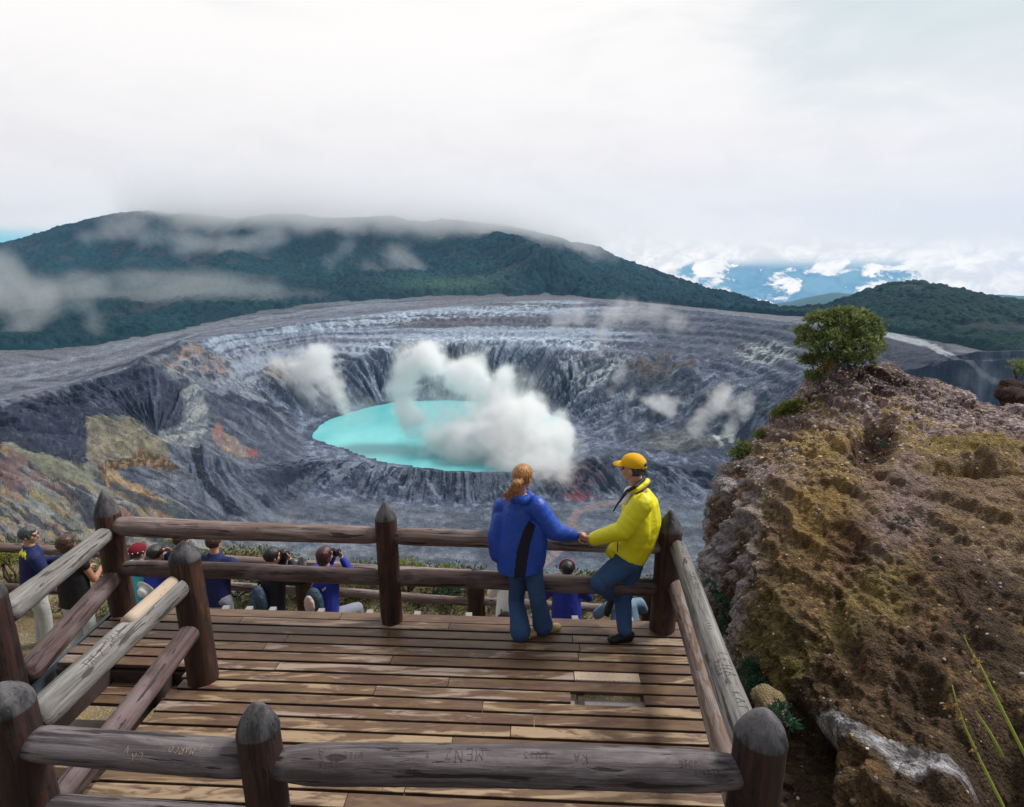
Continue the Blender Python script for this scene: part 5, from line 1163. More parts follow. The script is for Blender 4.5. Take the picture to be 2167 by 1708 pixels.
for i, (x, y, lab) in enumerate(bank):
    Yb = 8.25; b = W(x, y, Yb); gz = float(ground_z(b[0], b[1])); r = .17 if i % 3 else .22
    m_ = (M_leafd, M_leafd, M_leaf, M_leafy, M_leaf, M_leafd, M_leafr, M_leaf, M_leafy, M_leaf, M_leafd, M_leaf, M_leafy, M_leafd, M_heath, M_leaf, M_heath, M_heath)[i]
    bl = [((b[0] + rsp.uniform(-.28, .28), b[1] + rsp.uniform(-.15, .15), b[2] - rsp.uniform(-.02, .14)), r * rsp.uniform(.55, 1.0)) for _ in range(5)]
    shrub('bank_plant', lab, 'bush', (b[0], b[1], min(gz, b[2] - .1)), bl, 900, .045, m_, 40 + i, rosette=7)
gp = rsp.uniform((-9, 7.7), (5, 9.3), (5200, 2)); gz = ground_z(gp[:, 0], gp[:, 1]); pt = np.column_stack([gp, gz])
patch_ = fbm(gp[:, 0] * 1.3, gp[:, 1] * 1.3, 950, 3); sel = patch_ > .42; pt = pt[sel]
pts = np.repeat(pt, 5, 0) + rsp.normal(size=(len(pt) * 5, 3)) * np.array((.05, .05, .02)) + np.array((0, 0, .03))
for nm, mm, s_ in (('ground_cover', M_heath, slice(0, None, 3)), ('ground_cover', M_leaf, slice(1, None, 3)), ('ground_cover', M_leafd, slice(2, None, 3))):
    q_ = pts[s_]; o = leaves(nm, q_, rsp.normal(size=(len(q_), 3)) + np.array((0, 0, .9)), rsp.rand(len(q_)) * .8, .06, mm, None, rsp)
    tag(o, {M_heath: 'rusty brown heath leaves carpeting the bank', M_leaf: 'olive ground cover carpeting the bank', M_leafd: 'dark green ground cover carpeting the bank'}[mm], 'ground cover', kind='stuff')
# two flowering stalks close to the camera at the lower right
M_stalk = leaf_mat('green_stalk', (.16, .22, .03), (.40, .46, .08), .1); M_bud = leaf_mat('red_bud', (.16, .07, .02), (.34, .19, .05), .1)
def stalk(label, pts_, buds, seed):
    rs = np.random.RandomState(seed); pw = [Vector(W(*p)) for p in pts_]; root = empty('flower_stalk', pw[0]); tag(root, label, 'stalk')
    mb = MB(); n = len(pw); mb.tube(pw, [.0062 - .0045 * i / (n - 1) for i in range(n)], 9, col=(.6,) * 3); mb.build('stem', M_stalk, root, colors=True)
    for (x, y, Y) in buds:
        c = np.array(W(x, y, Y)); k = 9; leaves('bud', c + rs.normal(size=(k, 3)) * .008, rs.normal(size=(k, 3)) + np.array((-.3, 0, .6)), rs.rand(k), .018, M_bud, root, rs, .5)
    return root
stalk('longer yellow-green stalk with reddish buds at the lower right corner', [(2190,1640,1.75),(2150,1560,1.8),(2110,1480,1.85),(2075,1410,1.9),(2050,1370,1.95),(2040,1345,1.95)], [(2052,1382,1.93),(2065,1400,1.9),(2085,1450,1.88)], 1)
stalk('thin orange side stalk next to the longer green stalk', [(2122,1600,1.8),(2095,1550,1.83),(2075,1520,1.85),(2065,1505,1.85)], [], 3)
stalk('shorter blurred green stalk with orange buds at the lower right', [(2150,1760,1.75),(2110,1680,1.8),(2075,1610,1.85),(2045,1545,1.9),(2025,1490,1.93),(2015,1450,1.95)], [(2020,1500,1.93),(2030,1520,1.9),(2062,1590,1.87),(2005,1495,1.93)], 2)
# ================================================================== PEOPLE
def cloth(name, c1, c2, rough=.7, sheen=0.0, scale=60.0, spec=.3, fold=.5, fs=9.0):
    m, t = new_mat(name); n = t.noise(t.co, scale, 4, .6); b = t.noise(t.co, fs, 4, .6, 1.0)
    setc(t, t.mix(n, c1, c2), rough, t.bump(t.math('ADD', t.math('MULTIPLY', n, .15), b), fold, .02), spec); return m
M_skin, t = new_mat('skin'); setc(t, t.mix(t.noise(t.co, 14, 4), (.40, .20, .13), (.56, .31, .21)), .55, None, .35)
t.b.inputs['Subsurface Weight'].default_value = .08; t.b.inputs['Subsurface Radius'].default_value = (.02, .008, .004)
M_skin2, t = new_mat('tanned_skin'); setc(t, t.mix(t.noise(t.co, 14, 4), (.28, .13, .075), (.42, .21, .13)), .55, None, .35)
M_blue = cloth('blue_nylon', (.007, .050, .34), (.014, .080, .46), .45, spec=.45, fold=.5, fs=9)
M_navy = cloth('navy_cloth', (.006, .010, .055), (.012, .020, .095), .75)
M_dnavy = cloth('dark_panel', (.006, .007, .016), (.012, .014, .030), .6)
M_yel = cloth('yellow_nylon', (.64, .58, .006), (.76, .70, .015), .45, spec=.4, fold=.5, fs=9)
M_cap = cloth('orange_yellow_cotton', (.66, .33, .004), (.74, .41, .008), .8, fold=.3)
M_jean = cloth('blue_denim', (.018, .048, .125), (.050, .108, .24), .85, scale=220, fold=.6, fs=14)
M_jeanl = cloth('pale_denim', (.10, .17, .26), (.20, .29, .40), .85, scale=200)
M_black = cloth('black_cloth', (.004, .004, .006), (.012, .012, .015), .7); M_shoe = cloth('black_leather', (.004, .004, .005), (.010, .009, .009), .5)
M_khaki = cloth('pale_trousers', (.36, .37, .36), (.50, .50, .48), .9); M_grey = cloth('grey_trousers', (.16, .17, .22), (.26, .27, .33), .9); M_mint = cloth('light_trousers', (.40, .46, .47), (.55, .60, .60), .9)
M_teal = cloth('teal_cloth', (.004, .13, .20), (.012, .22, .30), .8); M_cyan = cloth('cyan_cloth', (.05, .45, .55), (.10, .55, .62), .8); M_roy = cloth('royal_blue_cloth', (.012, .018, .20), (.025, .04, .34), .7)
M_white = cloth('white_cloth', (.62, .62, .62), (.78, .77, .76), .9); M_maroon = cloth('maroon_knit', (.10, .006, .014), (.20, .012, .024), .95, scale=160); M_tan = cloth('tan_suede', (.38, .25, .12), (.52, .37, .19), .8)
M_pink = cloth('pink_band', (.30, .08, .14), (.45, .14, .2), .8); M_backp = cloth('slate_nylon', (.022, .045, .075), (.06, .10, .15), .55, fold=1.0, fs=22); M_pale = cloth('pale_pink_nylon', (.42, .30, .28), (.58, .44, .40), .7)
M_ygr = cloth('yellow_print', (.60, .62, .03), (.72, .70, .05), .8); M_red = cloth('red_cloth', (.4, .02, .03), (.5, .04, .05), .8)
def hair_mat(name, c1, c2, sc=(60, 60, 6)):
    m, t = new_mat(name); n = t.noise(t.scl(t.co, sc), 1.6, 4, .65, .4); setc(t, t.mix(t.ramp(n, .35, .65), c1, c2), .42, t.bump(n, .9, .006), .5); return m
M_ginger = hair_mat('auburn_hair', (.13, .045, .012), (.50, .24, .075)); M_hgrey = hair_mat('grey_hair', (.010, .012, .018), (.075, .082, .10)); M_hblack = hair_mat('black_hair', (.003, .003, .004), (.02, .018, .018))
M_hbrown = hair_mat('brown_hair', (.012, .005, .004), (.075, .028, .016), (30, 30, 30)); M_hplum = hair_mat('plum_hair', (.012, .004, .006), (.08, .02, .028), (40, 40, 10)); M_eye, t = new_mat('eye'); setc(t, (.02, .015, .012), .15, None, .6)
M_metal, t = new_mat('zip_metal'); setc(t, (.3, .3, .32), .3); t.b.inputs['Metallic'].default_value = 1.0
M_glass, t = new_mat('dark_lens'); setc(t, (.01, .01, .012), .1, None, .8)

class Fig:
    def __init__(s, name, label, base, group=None, skin=None):
        s.root = empty(name, base); tag(s.root, label, 'person', group); s.skin = skin or M_skin; s.body = MB()
    def limb(s, mb, pts, rad, flat=1.0, up=None, sub=7):
        pts = [Vector(p) for p in pts]
        P_, R_ = [], []
        for i in range(len(pts) - 1):
            for k in range(sub):
                P_.append(pts[i].lerp(pts[i + 1], k / sub)); R_.append(rad[i] + (rad[i + 1] - rad[i]) * k / sub)
        P_.append(pts[-1]); R_.append(rad[-1])
        mb.tube(P_, R_, 16, flat=flat, up=up)
        for p, r in ((pts[0], rad[0]), (pts[-1], rad[-1])):
            if flat == 1.0: s.ball(mb, p, (r, r, r))
        for p, r in zip(pts[1:-1], rad[1:-1]):
            if flat == 1.0: s.ball(mb, p, (r, r, r))
    def ball(s, mb, p, r, rot=None):
        v = ICO2[0] * np.array(r if hasattr(r, '__len__') else (r, r, r))
        if rot is not None: v = v @ np.array(rot.to_3x3()).T
        mb.add(v + np.array(Vector(p)), ICO2[1])
    def finish(s, mb, name, mat, voxel=.011, smooth=4, fold=0.0, freq=9.0, seed=0, creases=(), aniso=(1, 1, 1)):
        o = mb.build(name, mat, None); o.data.materials.clear(); remesh(o, voxel, smooth)
        me = o.data; n = len(me.vertices); co = np.empty(n * 3, np.float32); me.vertices.foreach_get('co', co); co = co.reshape(-1, 3).astype(float)
        if fold:
            nn_ = np.empty(n * 3, np.float32); me.vertices.foreach_get('normal', nn_); nn_ = nn_.reshape(-1, 3)
            q = co * np.array(aniso) * freq + seed * 3.1
            d = (1 - np.abs(2 * fbm3(q, 800 + seed, 3, .55) - 1)) - .75 + .5 * (fbm3(co * freq * .45 + 7, 810 + seed, 2) - .5)
            for p, r, ax in creases:
                dv = co - np.array(p); l = dv @ np.array(Vector(ax).normalized()); w_ = np.exp(-(np.linalg.norm(dv, axis=1) / r) ** 2)
                d = d * (1 - w_ * .2) + w_ * .22 * np.sin(l * 80 + 9 * fbm3(co * 6, 820, 3)) * (.3 + 1.2 * fbm3(co * 7 + 3, 830, 2))
            co = co + nn_ * (d * fold)[:, None]; me.vertices.foreach_set('co', co.astype(np.float32).ravel()); me.update()
        me.materials.clear(); me.materials.append(mat)
        me.polygons.foreach_set('use_smooth', np.full(len(me.polygons), True))
        o.parent = s.root; o.matrix_parent_inverse = Matrix.Translation(-Vector(s.root.location)); return o
    def part(s, mb, name, mat, smooth=True): return mb.build(name, mat, s.root, smooth=smooth)
    def head(s, c, fwd, tilt=(0, 0, 1), sc=1.0, eyes=True):
        """cranium, jaw, nose, ears; fwd is where the face looks"""
        c = Vector(c); f = Vector(fwd).normalized(); u = Vector(tilt); u = (u - f * u.dot(f)).normalized(); r = f.cross(u)
        rot = Matrix((r, f, u)).transposed(); B = s.body
        def q(x, y, z): return c + (r * x + f * y + u * z) * sc
        def b(p, rad): s.ball(B, q(*p), [k * sc for k in rad], rot)
        b((0, -.012, .028), (.076, .092, .086)); b((0, .018, -.030), (.060, .070, .078)); b((0, .045, -.082), (.032, .030, .026)); b((0, .030, -.070), (.048, .045, .030))
        b((0, .066, .028), (.052, .022, .020)); b((.036, .052, -.028), (.024, .026, .026)); b((-.036, .052, -.028), (.024, .026, .026))
        B.tube([q(0, .078, .014), q(0, .096, -.012), q(0, .106, -.026), q(0, .088, -.034)], [.008 * sc, .011 * sc, .015 * sc, .009 * sc], 10)
        b((0, .080, -.056), (.024, .012, .006)); b((0, .078, -.066), (.021, .012, .007))
        for k in (-1, 1): b((k * .077, -.006, -.012), (.010, .020, .032)); b((k * .082, -.014, 0.0), (.008, .010, .026))
        s.hd = (q, r, f, u, rot, sc)
        if eyes:
            for k in (-1, 1):
                e = MB(); e.add(ICO1[0] * .0125 * sc + np.array(q(k * .031, .071, .004)), ICO1[1]); s.part(e, 'eye', M_eye)
        return q
    def neck(s, c, base, r=.052):
        q = s.hd[0]; s.limb(s.body, [base, q(0, -.018, -.07)], [r * 1.15, r])
    def hair_cap(s, mat, grow=1.10, low=-.045, front=.045, fold=.004, extra=(), name='hair', freq=16):
        """hair over the back and top of the skull; extra: (centre, radii) lumps in head coordinates"""
        q, r, f, u, rot, sc = s.hd; v, fc_ = ICO; vv = v * np.array((.080, .097, .090)) * grow * sc; out = []
        hb = MB()
        # keep the part above/behind a hairline
        loc = v * np.array((.080, .097, .090)) * grow; cz = loc[:, 2] + .028; cyv = loc[:, 1] - .012
        keep = (cz > low) & ((cyv < front) | (cz > .070)) ; lim = np.where(keep, 1.0, .84)
        pts = np.array([list(q(*(p * l_ + np.array((0, -.012, .028))))) for p, l_ in zip(loc, lim)])
        hb.add(pts, fc_)
        for c_, rr_ in extra: s.ball(hb, q(*c_), [k * sc for k in rr_], rot)
        return s.finish(hb, name, mat, .007 * sc, 2, fold, freq, 3)
    def hand(s, wrist, direction, palm_n, curl=.6, size=1.0, thumb=1):
        """palm, four unequal bent fingers and a thumb leaving its side"""
        w_ = Vector(wrist); d = Vector(direction).normalized(); n = Vector(palm_n); n = (n - d * n.dot(d)).normalized(); sd_ = d.cross(n) * thumb; B = s.body; z = size
        rot = Matrix((sd_, d, n)).transposed(); s.ball(B, w_ + d * .045 * z, (.040 * z, .052 * z, .016 * z), rot); s.ball(B, w_ + d * .015 * z, (.030 * z, .035 * z, .020 * z), rot)
        for k, (off, L) in enumerate(((.030, .072), (.010, .080), (-.011, .074), (-.031, .058))):
            p = w_ + d * .078 * z + sd_ * off * z; pts = [p]; dd = d.copy(); ang = curl * .55
            for seg_, fr in enumerate((.45, .32, .23)):
                dd = (dd * math.cos(ang) + n * math.sin(ang)).normalized(); nn_ = n - dd * n.dot(dd); p = p + dd * L * fr * z; pts.append(p); ang = curl * .8
                n2 = (n - dd * n.dot(dd)); n = n2.normalized() if n2.length > 1e-4 else n
            n = Vector(palm_n); n = (n - d * n.dot(d)).normalized()
            s.limb(B, pts, [.0092 * z, .0088 * z, .0080 * z, .0068 * z], sub=2)
        p = w_ + d * .025 * z + sd_ * .030 * z; s.limb(B, [p, p + (sd_ * .03 + d * .022 + n * .01) * z, p + (sd_ * .036 + d * .052 + n * .026) * z], [.012 * z, .0105 * z, .008 * z], sub=2)
def wv(x, y, Y): return Vector(W(x, y, Y))
def shoe(fig, heel, toe, mat, name='shoe', h=.055, w_=.045):
    mb = MB(); a, b = Vector(heel), Vector(toe); d = (b - a).normalized(); up = Vector((0, 0, 1)); r = d.cross(up).normalized(); rot = Matrix((r, d, up)).transposed(); L = (b - a).length
    fig.ball(mb, a + d * .03 + up * .045, (w_ * .82, .05, .048), rot); fig.ball(mb, a + d * L * .45 + up * .036, (w_ * .9, L * .34, .036), rot); fig.ball(mb, a + d * (L - .055) + up * .028, (w_, .062, .030), rot)
    mb.box(a + d * L * .5 + up * .008, (w_ * 1.5, L * .86, .016), rot=rot.to_4x4())
    return fig.finish(mb, name, mat, .007, 3)

# ------------------------------------------------------------ the woman in the blue jacket
GP = 'couple holding hands at the railing'
w_ = Fig('person', 'woman with auburn ponytail in a blue jacket and flared jeans at the far railing', (.2, 4.75, 0), GP)
foot_l, foot_r = PZ(1104, 1350, .02), PZ(1153, 1334, .02)
hipL, hipR = wv(1098, 1205, 4.86), wv(1133, 1203, 4.76); kL, kR = wv(1092, 1272, 4.86), wv(1137, 1266, 4.72); aL_, aR_ = foot_l + Vector((-.01, .02, .09)), foot_r + Vector((-.02, .0, .09))
nb0 = wv(1100, 1046, 4.83); shL, shR = wv(1062, 1070, 4.93), wv(1136, 1071, 4.76); elR, haR = wv(1172, 1124, 4.72), wv(1216, 1134, 4.80); elL, haL = wv(1050, 1135, 5.0), wv(1078, 1150, 5.10)
hc = wv(1107, 1010, 4.82)
w_.head(hc, (.62, .76, -.10), (0.05, 0, 1), .98); w_.neck(hc, nb0, .046)
B = w_.body
w_.limb(B, [nb0, wv(1100, 1120, 4.84), wv(1113, 1190, 4.83)], [.08, .10, .095], flat=1.15, up=(.5, .8, 0)); w_.limb(B, [shL, elL, haL], [.045, .036, .026]); w_.limb(B, [shR, elR, haR], [.045, .036, .026])
w_.limb(B, [hipL, kL, aL_], [.07, .052, .038]); w_.limb(B, [hipR + Vector((-.02, .02, 0)), kR, aR_], [.068, .052, .038]); w_.limb(B, [hipL, hipR + Vector((-.04, .02, 0))], [.075, .075])
w_.hand(haR, (.95, 0, .02), (-.1, .55, -.8), .95, .95, -1); w_.hand(haL, (.5, .6, -.3), (0, 0, -1), .5, .9)
w_.finish(B, 'body', M_skin, .0065, 2)
J = MB(); rt_ = Vector((.84, -.5, 0)); up_ = Vector((.5, .84, 0))
w_.limb(J, [wv(1100, 1052, 4.83), wv(1098, 1078, 4.84), wv(1096, 1120, 4.84), wv(1094, 1160, 4.84), wv(1100, 1203, 4.83)], [.080, .116, .138, .158, .172], flat=1.28, up=up_, sub=5)
w_.limb(J, [shL + Vector((.02, 0, -.01)), shR + Vector((-.035, .01, -.015))], [.072, .072]); w_.limb(J, [wv(1063, 1095, 4.90), wv(1052, 1140, 4.90), wv(1055, 1172, 4.88)], [.085, .098, .085])
w_.limb(J, [shL, elL, elL.lerp(haL, .8)], [.076, .070, .058]); w_.limb(J, [shR, elR, elR.lerp(haR, .93)], [.090, .082, .055])
w_.limb(J, [wv(1140, 1110, 4.76), wv(1138, 1150, 4.76), wv(1132, 1190, 4.77)], [.07, .085, .09])
ob = w_.finish(J, 'jacket', M_blue, .0085, 4, .010, 6, 1, [(elR, .11, elR - shR), (shR.lerp(elR, .5), .10, elR - shR), (elR.lerp(haR, .55), .09, haR - elR), (wv(1110, 1060, 4.78), .10, (0, 0, 1))], (1, 1, .55))
# dark side panel laid over the jacket: the faces of the jacket seen there take the panel cloth
def paint_faces(o, mat, test):
    me = o.data; me.materials.append(mat); idx = len(me.materials) - 1
    c = np.empty(len(me.polygons) * 3, np.float32); me.polygons.foreach_get('center', c); c = c.reshape(-1, 3)
    x, y = to_px(c[:, 0], c[:, 1], c[:, 2]); mi = np.zeros(len(me.polygons), np.int32); me.polygons.foreach_get('material_index', mi)
    nn_ = np.empty(len(me.polygons) * 3, np.float32); me.polygons.foreach_get('normal', nn_); nn_ = nn_.reshape(-1, 3)
    mi[test(x, y, c, nn_)] = idx; me.polygons.foreach_set('material_index', mi)
paint_faces(ob, M_dnavy, lambda x, y, c, n: (y > 1103) & (n[:, 1] < .05) & (x > np.interp(y, [1103, 1125, 1165, 1215], [1118, 1106, 1094, 1088])) & (x < np.interp(y, [1103, 1112, 1150, 1215], [1120, 1134, 1122, 1112])))
H = MB(); w_.limb(H, [wv(1078, 1050, 4.86), wv(1088, 1058, 4.78), wv(1108, 1060, 4.75), wv(1124, 1050, 4.78)], [.030, .040, .042, .028]); w_.limb(H, [wv(1073, 1046, 4.88), wv(1085, 1044, 4.90), wv(1118, 1044, 4.88), wv(1127, 1050, 4.80)], [.025, .03, .03, .025])
w_.finish(H, 'collar', M_blue, .007, 3, .007, 20, 2)
T = MB()
w_.limb(T, [hipL, kL, kL.lerp(aL_, .55), aL_ + Vector((0, 0, -.035))], [.092, .073, .082, .098]); w_.limb(T, [hipR + Vector((-.02, .02, 0)), kR, kR.lerp(aR_, .55), aR_ + Vector((.0, 0, -.035))], [.088, .073, .080, .096]); w_.limb(T, [hipL + Vector((.01, 0, .03)), hipR + Vector((-.04, .02, .03))], [.105, .10])
w_.finish(T, 'jeans', M_jean, .009, 4, .008, 8, 4, [(kL, .10, kL - hipL), (kR, .10, kR - hipR), (aL_, .10, (0, 0, 1)), (aR_, .10, (0, 0, 1))], (1, 1, .5))
shoe(w_, foot_l + Vector((-.02, .0, -.02)), foot_l + Vector((.14, .09, -.02)), M_tan); shoe(w_, foot_r + Vector((-.03, .0, -.02)), foot_r + Vector((.15, .06, -.02)), M_tan)
w_.hair_cap(M_ginger, 1.10, -.055, .05, .0025, [((0, -.072, .02), (.062, .045, .062)), ((0, -.095, -.005), (.03, .03, .03))])
PT = MB(); pc = [wv(1101, 1018, 4.72), wv(1094, 1024, 4.70), wv(1088, 1034, 4.70), wv(1082, 1044, 4.71), wv(1072, 1052, 4.73)]
w_.limb(PT, pc, [.024, .044, .046, .034, .010], sub=3); rsx = np.random.RandomState(4)
w_.finish(PT, 'ponytail', M_ginger, .006, 3, .004, 30, 5, aniso=(1, 1, .3))
SD = MB()
for k in range(46):
    o_ = rsx.normal(size=3) * .011; SD.tube([p + Vector(o_) * (1 + .35 * i) + Vector((0, -.022 + .004 * i, 0)) for i, p in enumerate(pc)] + [pc[-1] + Vector(o_) * 2 + Vector((-.02, 0, -.035))], [.0022] * 5 + [.0008], 4)
w_.part(SD, 'hair_strands', M_ginger)
EB = MB(); EB.tube([wv(1104, 1014, 4.735), wv(1099, 1018, 4.725)], [.028, .028], 14); w_.part(EB, 'hair_band', M_ginger)

# ------------------------------------------------------------ the man in yellow
m_ = Fig('person', 'man in a yellow jacket, yellow cap and jeans holding the hand of the woman', (1.0, 4.78, 0), GP)
mf_ = PZ(1322, 1352, .02); hL, hR = wv(1322, 1192, 4.74), wv(1336, 1192, 4.90); kL, kR = wv(1268, 1234, 4.66), wv(1318, 1268, 4.84); aR2 = mf_ + Vector((.0, .03, .10)); aL2 = wv(1296, 1262, 4.92)
nb1 = wv(1350, 1034, 4.84); s1, s2 = wv(1358, 1066, 4.66), wv(1346, 1060, 5.02); e1, h1 = wv(1318, 1122, 4.62), wv(1256, 1141, 4.74); e2, h2 = wv(1352, 1110, 5.10), wv(1340, 1145, 5.16)
hc = wv(1339, 992, 4.84)
q = m_.head(hc, (-.86, .50, -.03), (-.04, 0, 1), 1.04); m_.neck(hc, nb1, .060); B = m_.body
m_.limb(B, [nb1, wv(1352, 1100, 4.84), wv(1332, 1190, 4.83)], [.08, .12, .12], flat=1.1, up=(-.9, .4, 0)); m_.limb(B, [s1, e1, h1], [.050, .043, .031]); m_.limb(B, [s2, e2, h2], [.045, .043, .030])
m_.limb(B, [hL, kL, aL2], [.085, .055, .04]); m_.limb(B, [hR, kR, aR2], [.085, .055, .04])
m_.hand(h1, (-.95, .02, .06), (.0, .75, .5), .9, 1.06, 1); m_.hand(h2, (-.3, .5, -.6), (0, 0, -1), .6, 1)
m_.finish(B, 'body', M_skin, .0068, 2)
J = MB(); fu = Vector((-.9, .43, 0))
m_.limb(J, [wv(1352, 1040, 4.84), wv(1354, 1062, 4.84), wv(1356, 1100, 4.84), wv(1345, 1140, 4.83), wv(1326, 1172, 4.82)], [.095, .155, .180, .180, .178], flat=1.18, up=fu, sub=5)
m_.limb(J, [s1 + Vector((0, .02, -.01)), s2], [.10, .09]); m_.limb(J, [wv(1350, 1080, 4.70), wv(1352, 1120, 4.70), wv(1335, 1160, 4.72)], [.10, .11, .10]); m_.limb(J, [wv(1300, 1165, 4.80), wv(1335, 1178, 4.80)], [.085, .10])
m_.limb(J, [s1, e1, e1.lerp(h1, .97)], [.100, .086, .060]); m_.limb(J, [s2, e2, h2], [.095, .08, .06])
ob = m_.finish(J, 'jacket', M_yel, .0085, 4, .011, 6, 7, [(e1, .13, e1 - s1), (s1.lerp(e1, .5), .11, e1 - s1), (e1.lerp(h1, .6), .11, h1 - e1), (wv(1350, 1150, 4.66), .12, (0, .2, 1)), (wv(1320, 1170, 4.7), .10, (.3, 0, 1))], (1, 1, .6))
CU = MB(); CU.tube([e1.lerp(h1, .90), e1.lerp(h1, 1.0)], [.058, .060], 18, cap=False); CU.tube([e1.lerp(h1, 1.0), e1.lerp(h1, .9)], [.055, .052], 18, cap=True); m_.part(CU, 'cuff', M_yel)
CO = MB(); m_.limb(CO, [wv(1330, 1042, 4.74), wv(1348, 1036, 4.70), wv(1366, 1024, 4.76), wv(1370, 1018, 4.86), wv(1360, 1018, 4.96)], [.016, .020, .024, .026, .024]); m_.finish(CO, 'collar', M_yel, .006, 2)
CO = MB(); m_.limb(CO, [wv(1316, 1052, 4.76), wv(1326, 1040, 4.72), wv(1344, 1030, 4.70), wv(1360, 1016, 4.78), wv(1364, 1010, 4.88)], [.008, .014, .016, .017, .016]); m_.finish(CO, 'collar_lining', M_dnavy, .005, 2)
PL = MB(); PL.tube([wv(1327, 1042, 4.655), wv(1316, 1055, 4.655), wv(1306, 1068, 4.66), wv(1298, 1082, 4.665)], [.010, .010, .008, .006], 8, flat=.6); PL.tube([wv(1345, 1046, 4.62), wv(1358, 1040, 4.62), wv(1368, 1032, 4.66)], [.006, .007, .006], 7)
m_.part(PL, 'placket', M_dnavy)
SH = MB(); m_.ball(SH, wv(1337, 1040, 4.80), (.060, .07, .052)); m_.limb(SH, [wv(1322, 1064, 4.72), wv(1330, 1040, 4.76)], [.022, .040]); m_.finish(SH, 'shirt', M_white, .007, 3)
ZP = MB(); ZP.tube([wv(1308, 1142, 4.612), wv(1307, 1155, 4.617), wv(1307, 1167, 4.622)], [.0045, .005, .0045], 6); m_.part(ZP, 'pocket_zip', M_black)
T = MB(); m_.limb(T, [hL + Vector((.01, 0, .03)), hR + Vector((0, 0, .03))], [.13, .12]); m_.limb(T, [hL, kL, kL.lerp(aL2, .85)], [.115, .086, .066]); m_.limb(T, [hR, kR, aR2 + Vector((0, 0, -.02))], [.112, .080, .068])
m_.finish(T, 'jeans', M_jean, .009, 4, .008, 9, 9, [(kL, .11, kL - hL), (kR, .09, kR - hR), (aR2, .11, (0, 0, 1)), (hL, .12, kL - hL)], (1, 1, .6))
shoe(m_, mf_ + Vector((.075, .02, -.02)), mf_ + Vector((-.155, -.02, -.02)), M_shoe, w_=.052)
s_b = shoe(m_, aL2 + Vector((.01, .03, -.05)), aL2 + Vector((-.06, -.03, -.21)), M_shoe)
m_.hair_cap(M_hgrey, 1.06, -.060, -.005, .003)
qq, r_, f_, u_, rot_, sc_ = m_.hd
CA = MB(); v = ICO[0]; loc = v * np.array((.092, .112, .098)); loc[:, 2] = np.where(loc[:, 2] < -.005, -.005 + (loc[:, 2] + .005) * .08, loc[:, 2])
CA.add(np.array([list(qq(*(p + np.array((0, -.008, .040))))) for p in loc]), ICO[1])
co_ = m_.finish(CA, 'cap', M_cap, .0055, 2, .002, 20, 6)
# the half-moon opening over the strap, showing grey hair
OP = MB(); m_.ball(OP, qq(0, -.108, .055), (.040, .017, .024), rot_); m_.finish(OP, 'cap_opening', M_hgrey, .004, 1)
ST = MB(); ST.tube([qq(k, -.118 + abs(k) * .35, .030) for k in np.linspace(-.05, .05, 9)], [.0075] * 9, 8, flat=.5); m_.part(ST, 'cap_strap', M_cap)
BR = MB(); vb = []; nb_seg = 14
for i in range(nb_seg + 1):
    a = math.pi * i / nb_seg; vb += [qq(.080 * math.cos(a), .070 + .100 * math.sin(a) ** .8, .040 - .018 * math.sin(a) + .010 * (1 - math.cos(a) ** 2)), qq(.080 * math.cos(a), .070 + .098 * math.sin(a) ** .8, .034 - .018 * math.sin(a) + .010 * (1 - math.cos(a) ** 2)), qq(.075 * math.cos(a), .045, .042), qq(.075 * math.cos(a), .045, .036)]
ff = []
for i in range(nb_seg):
    a = i * 4; b = a + 4; ff += [(a, b, b + 2, a + 2), (a + 1, a + 3, b + 3, b + 1), (a, a + 1, b + 1, b)]
BR.add([tuple(p) for p in vb], ff); m_.part(BR, 'cap_peak', M_cap)

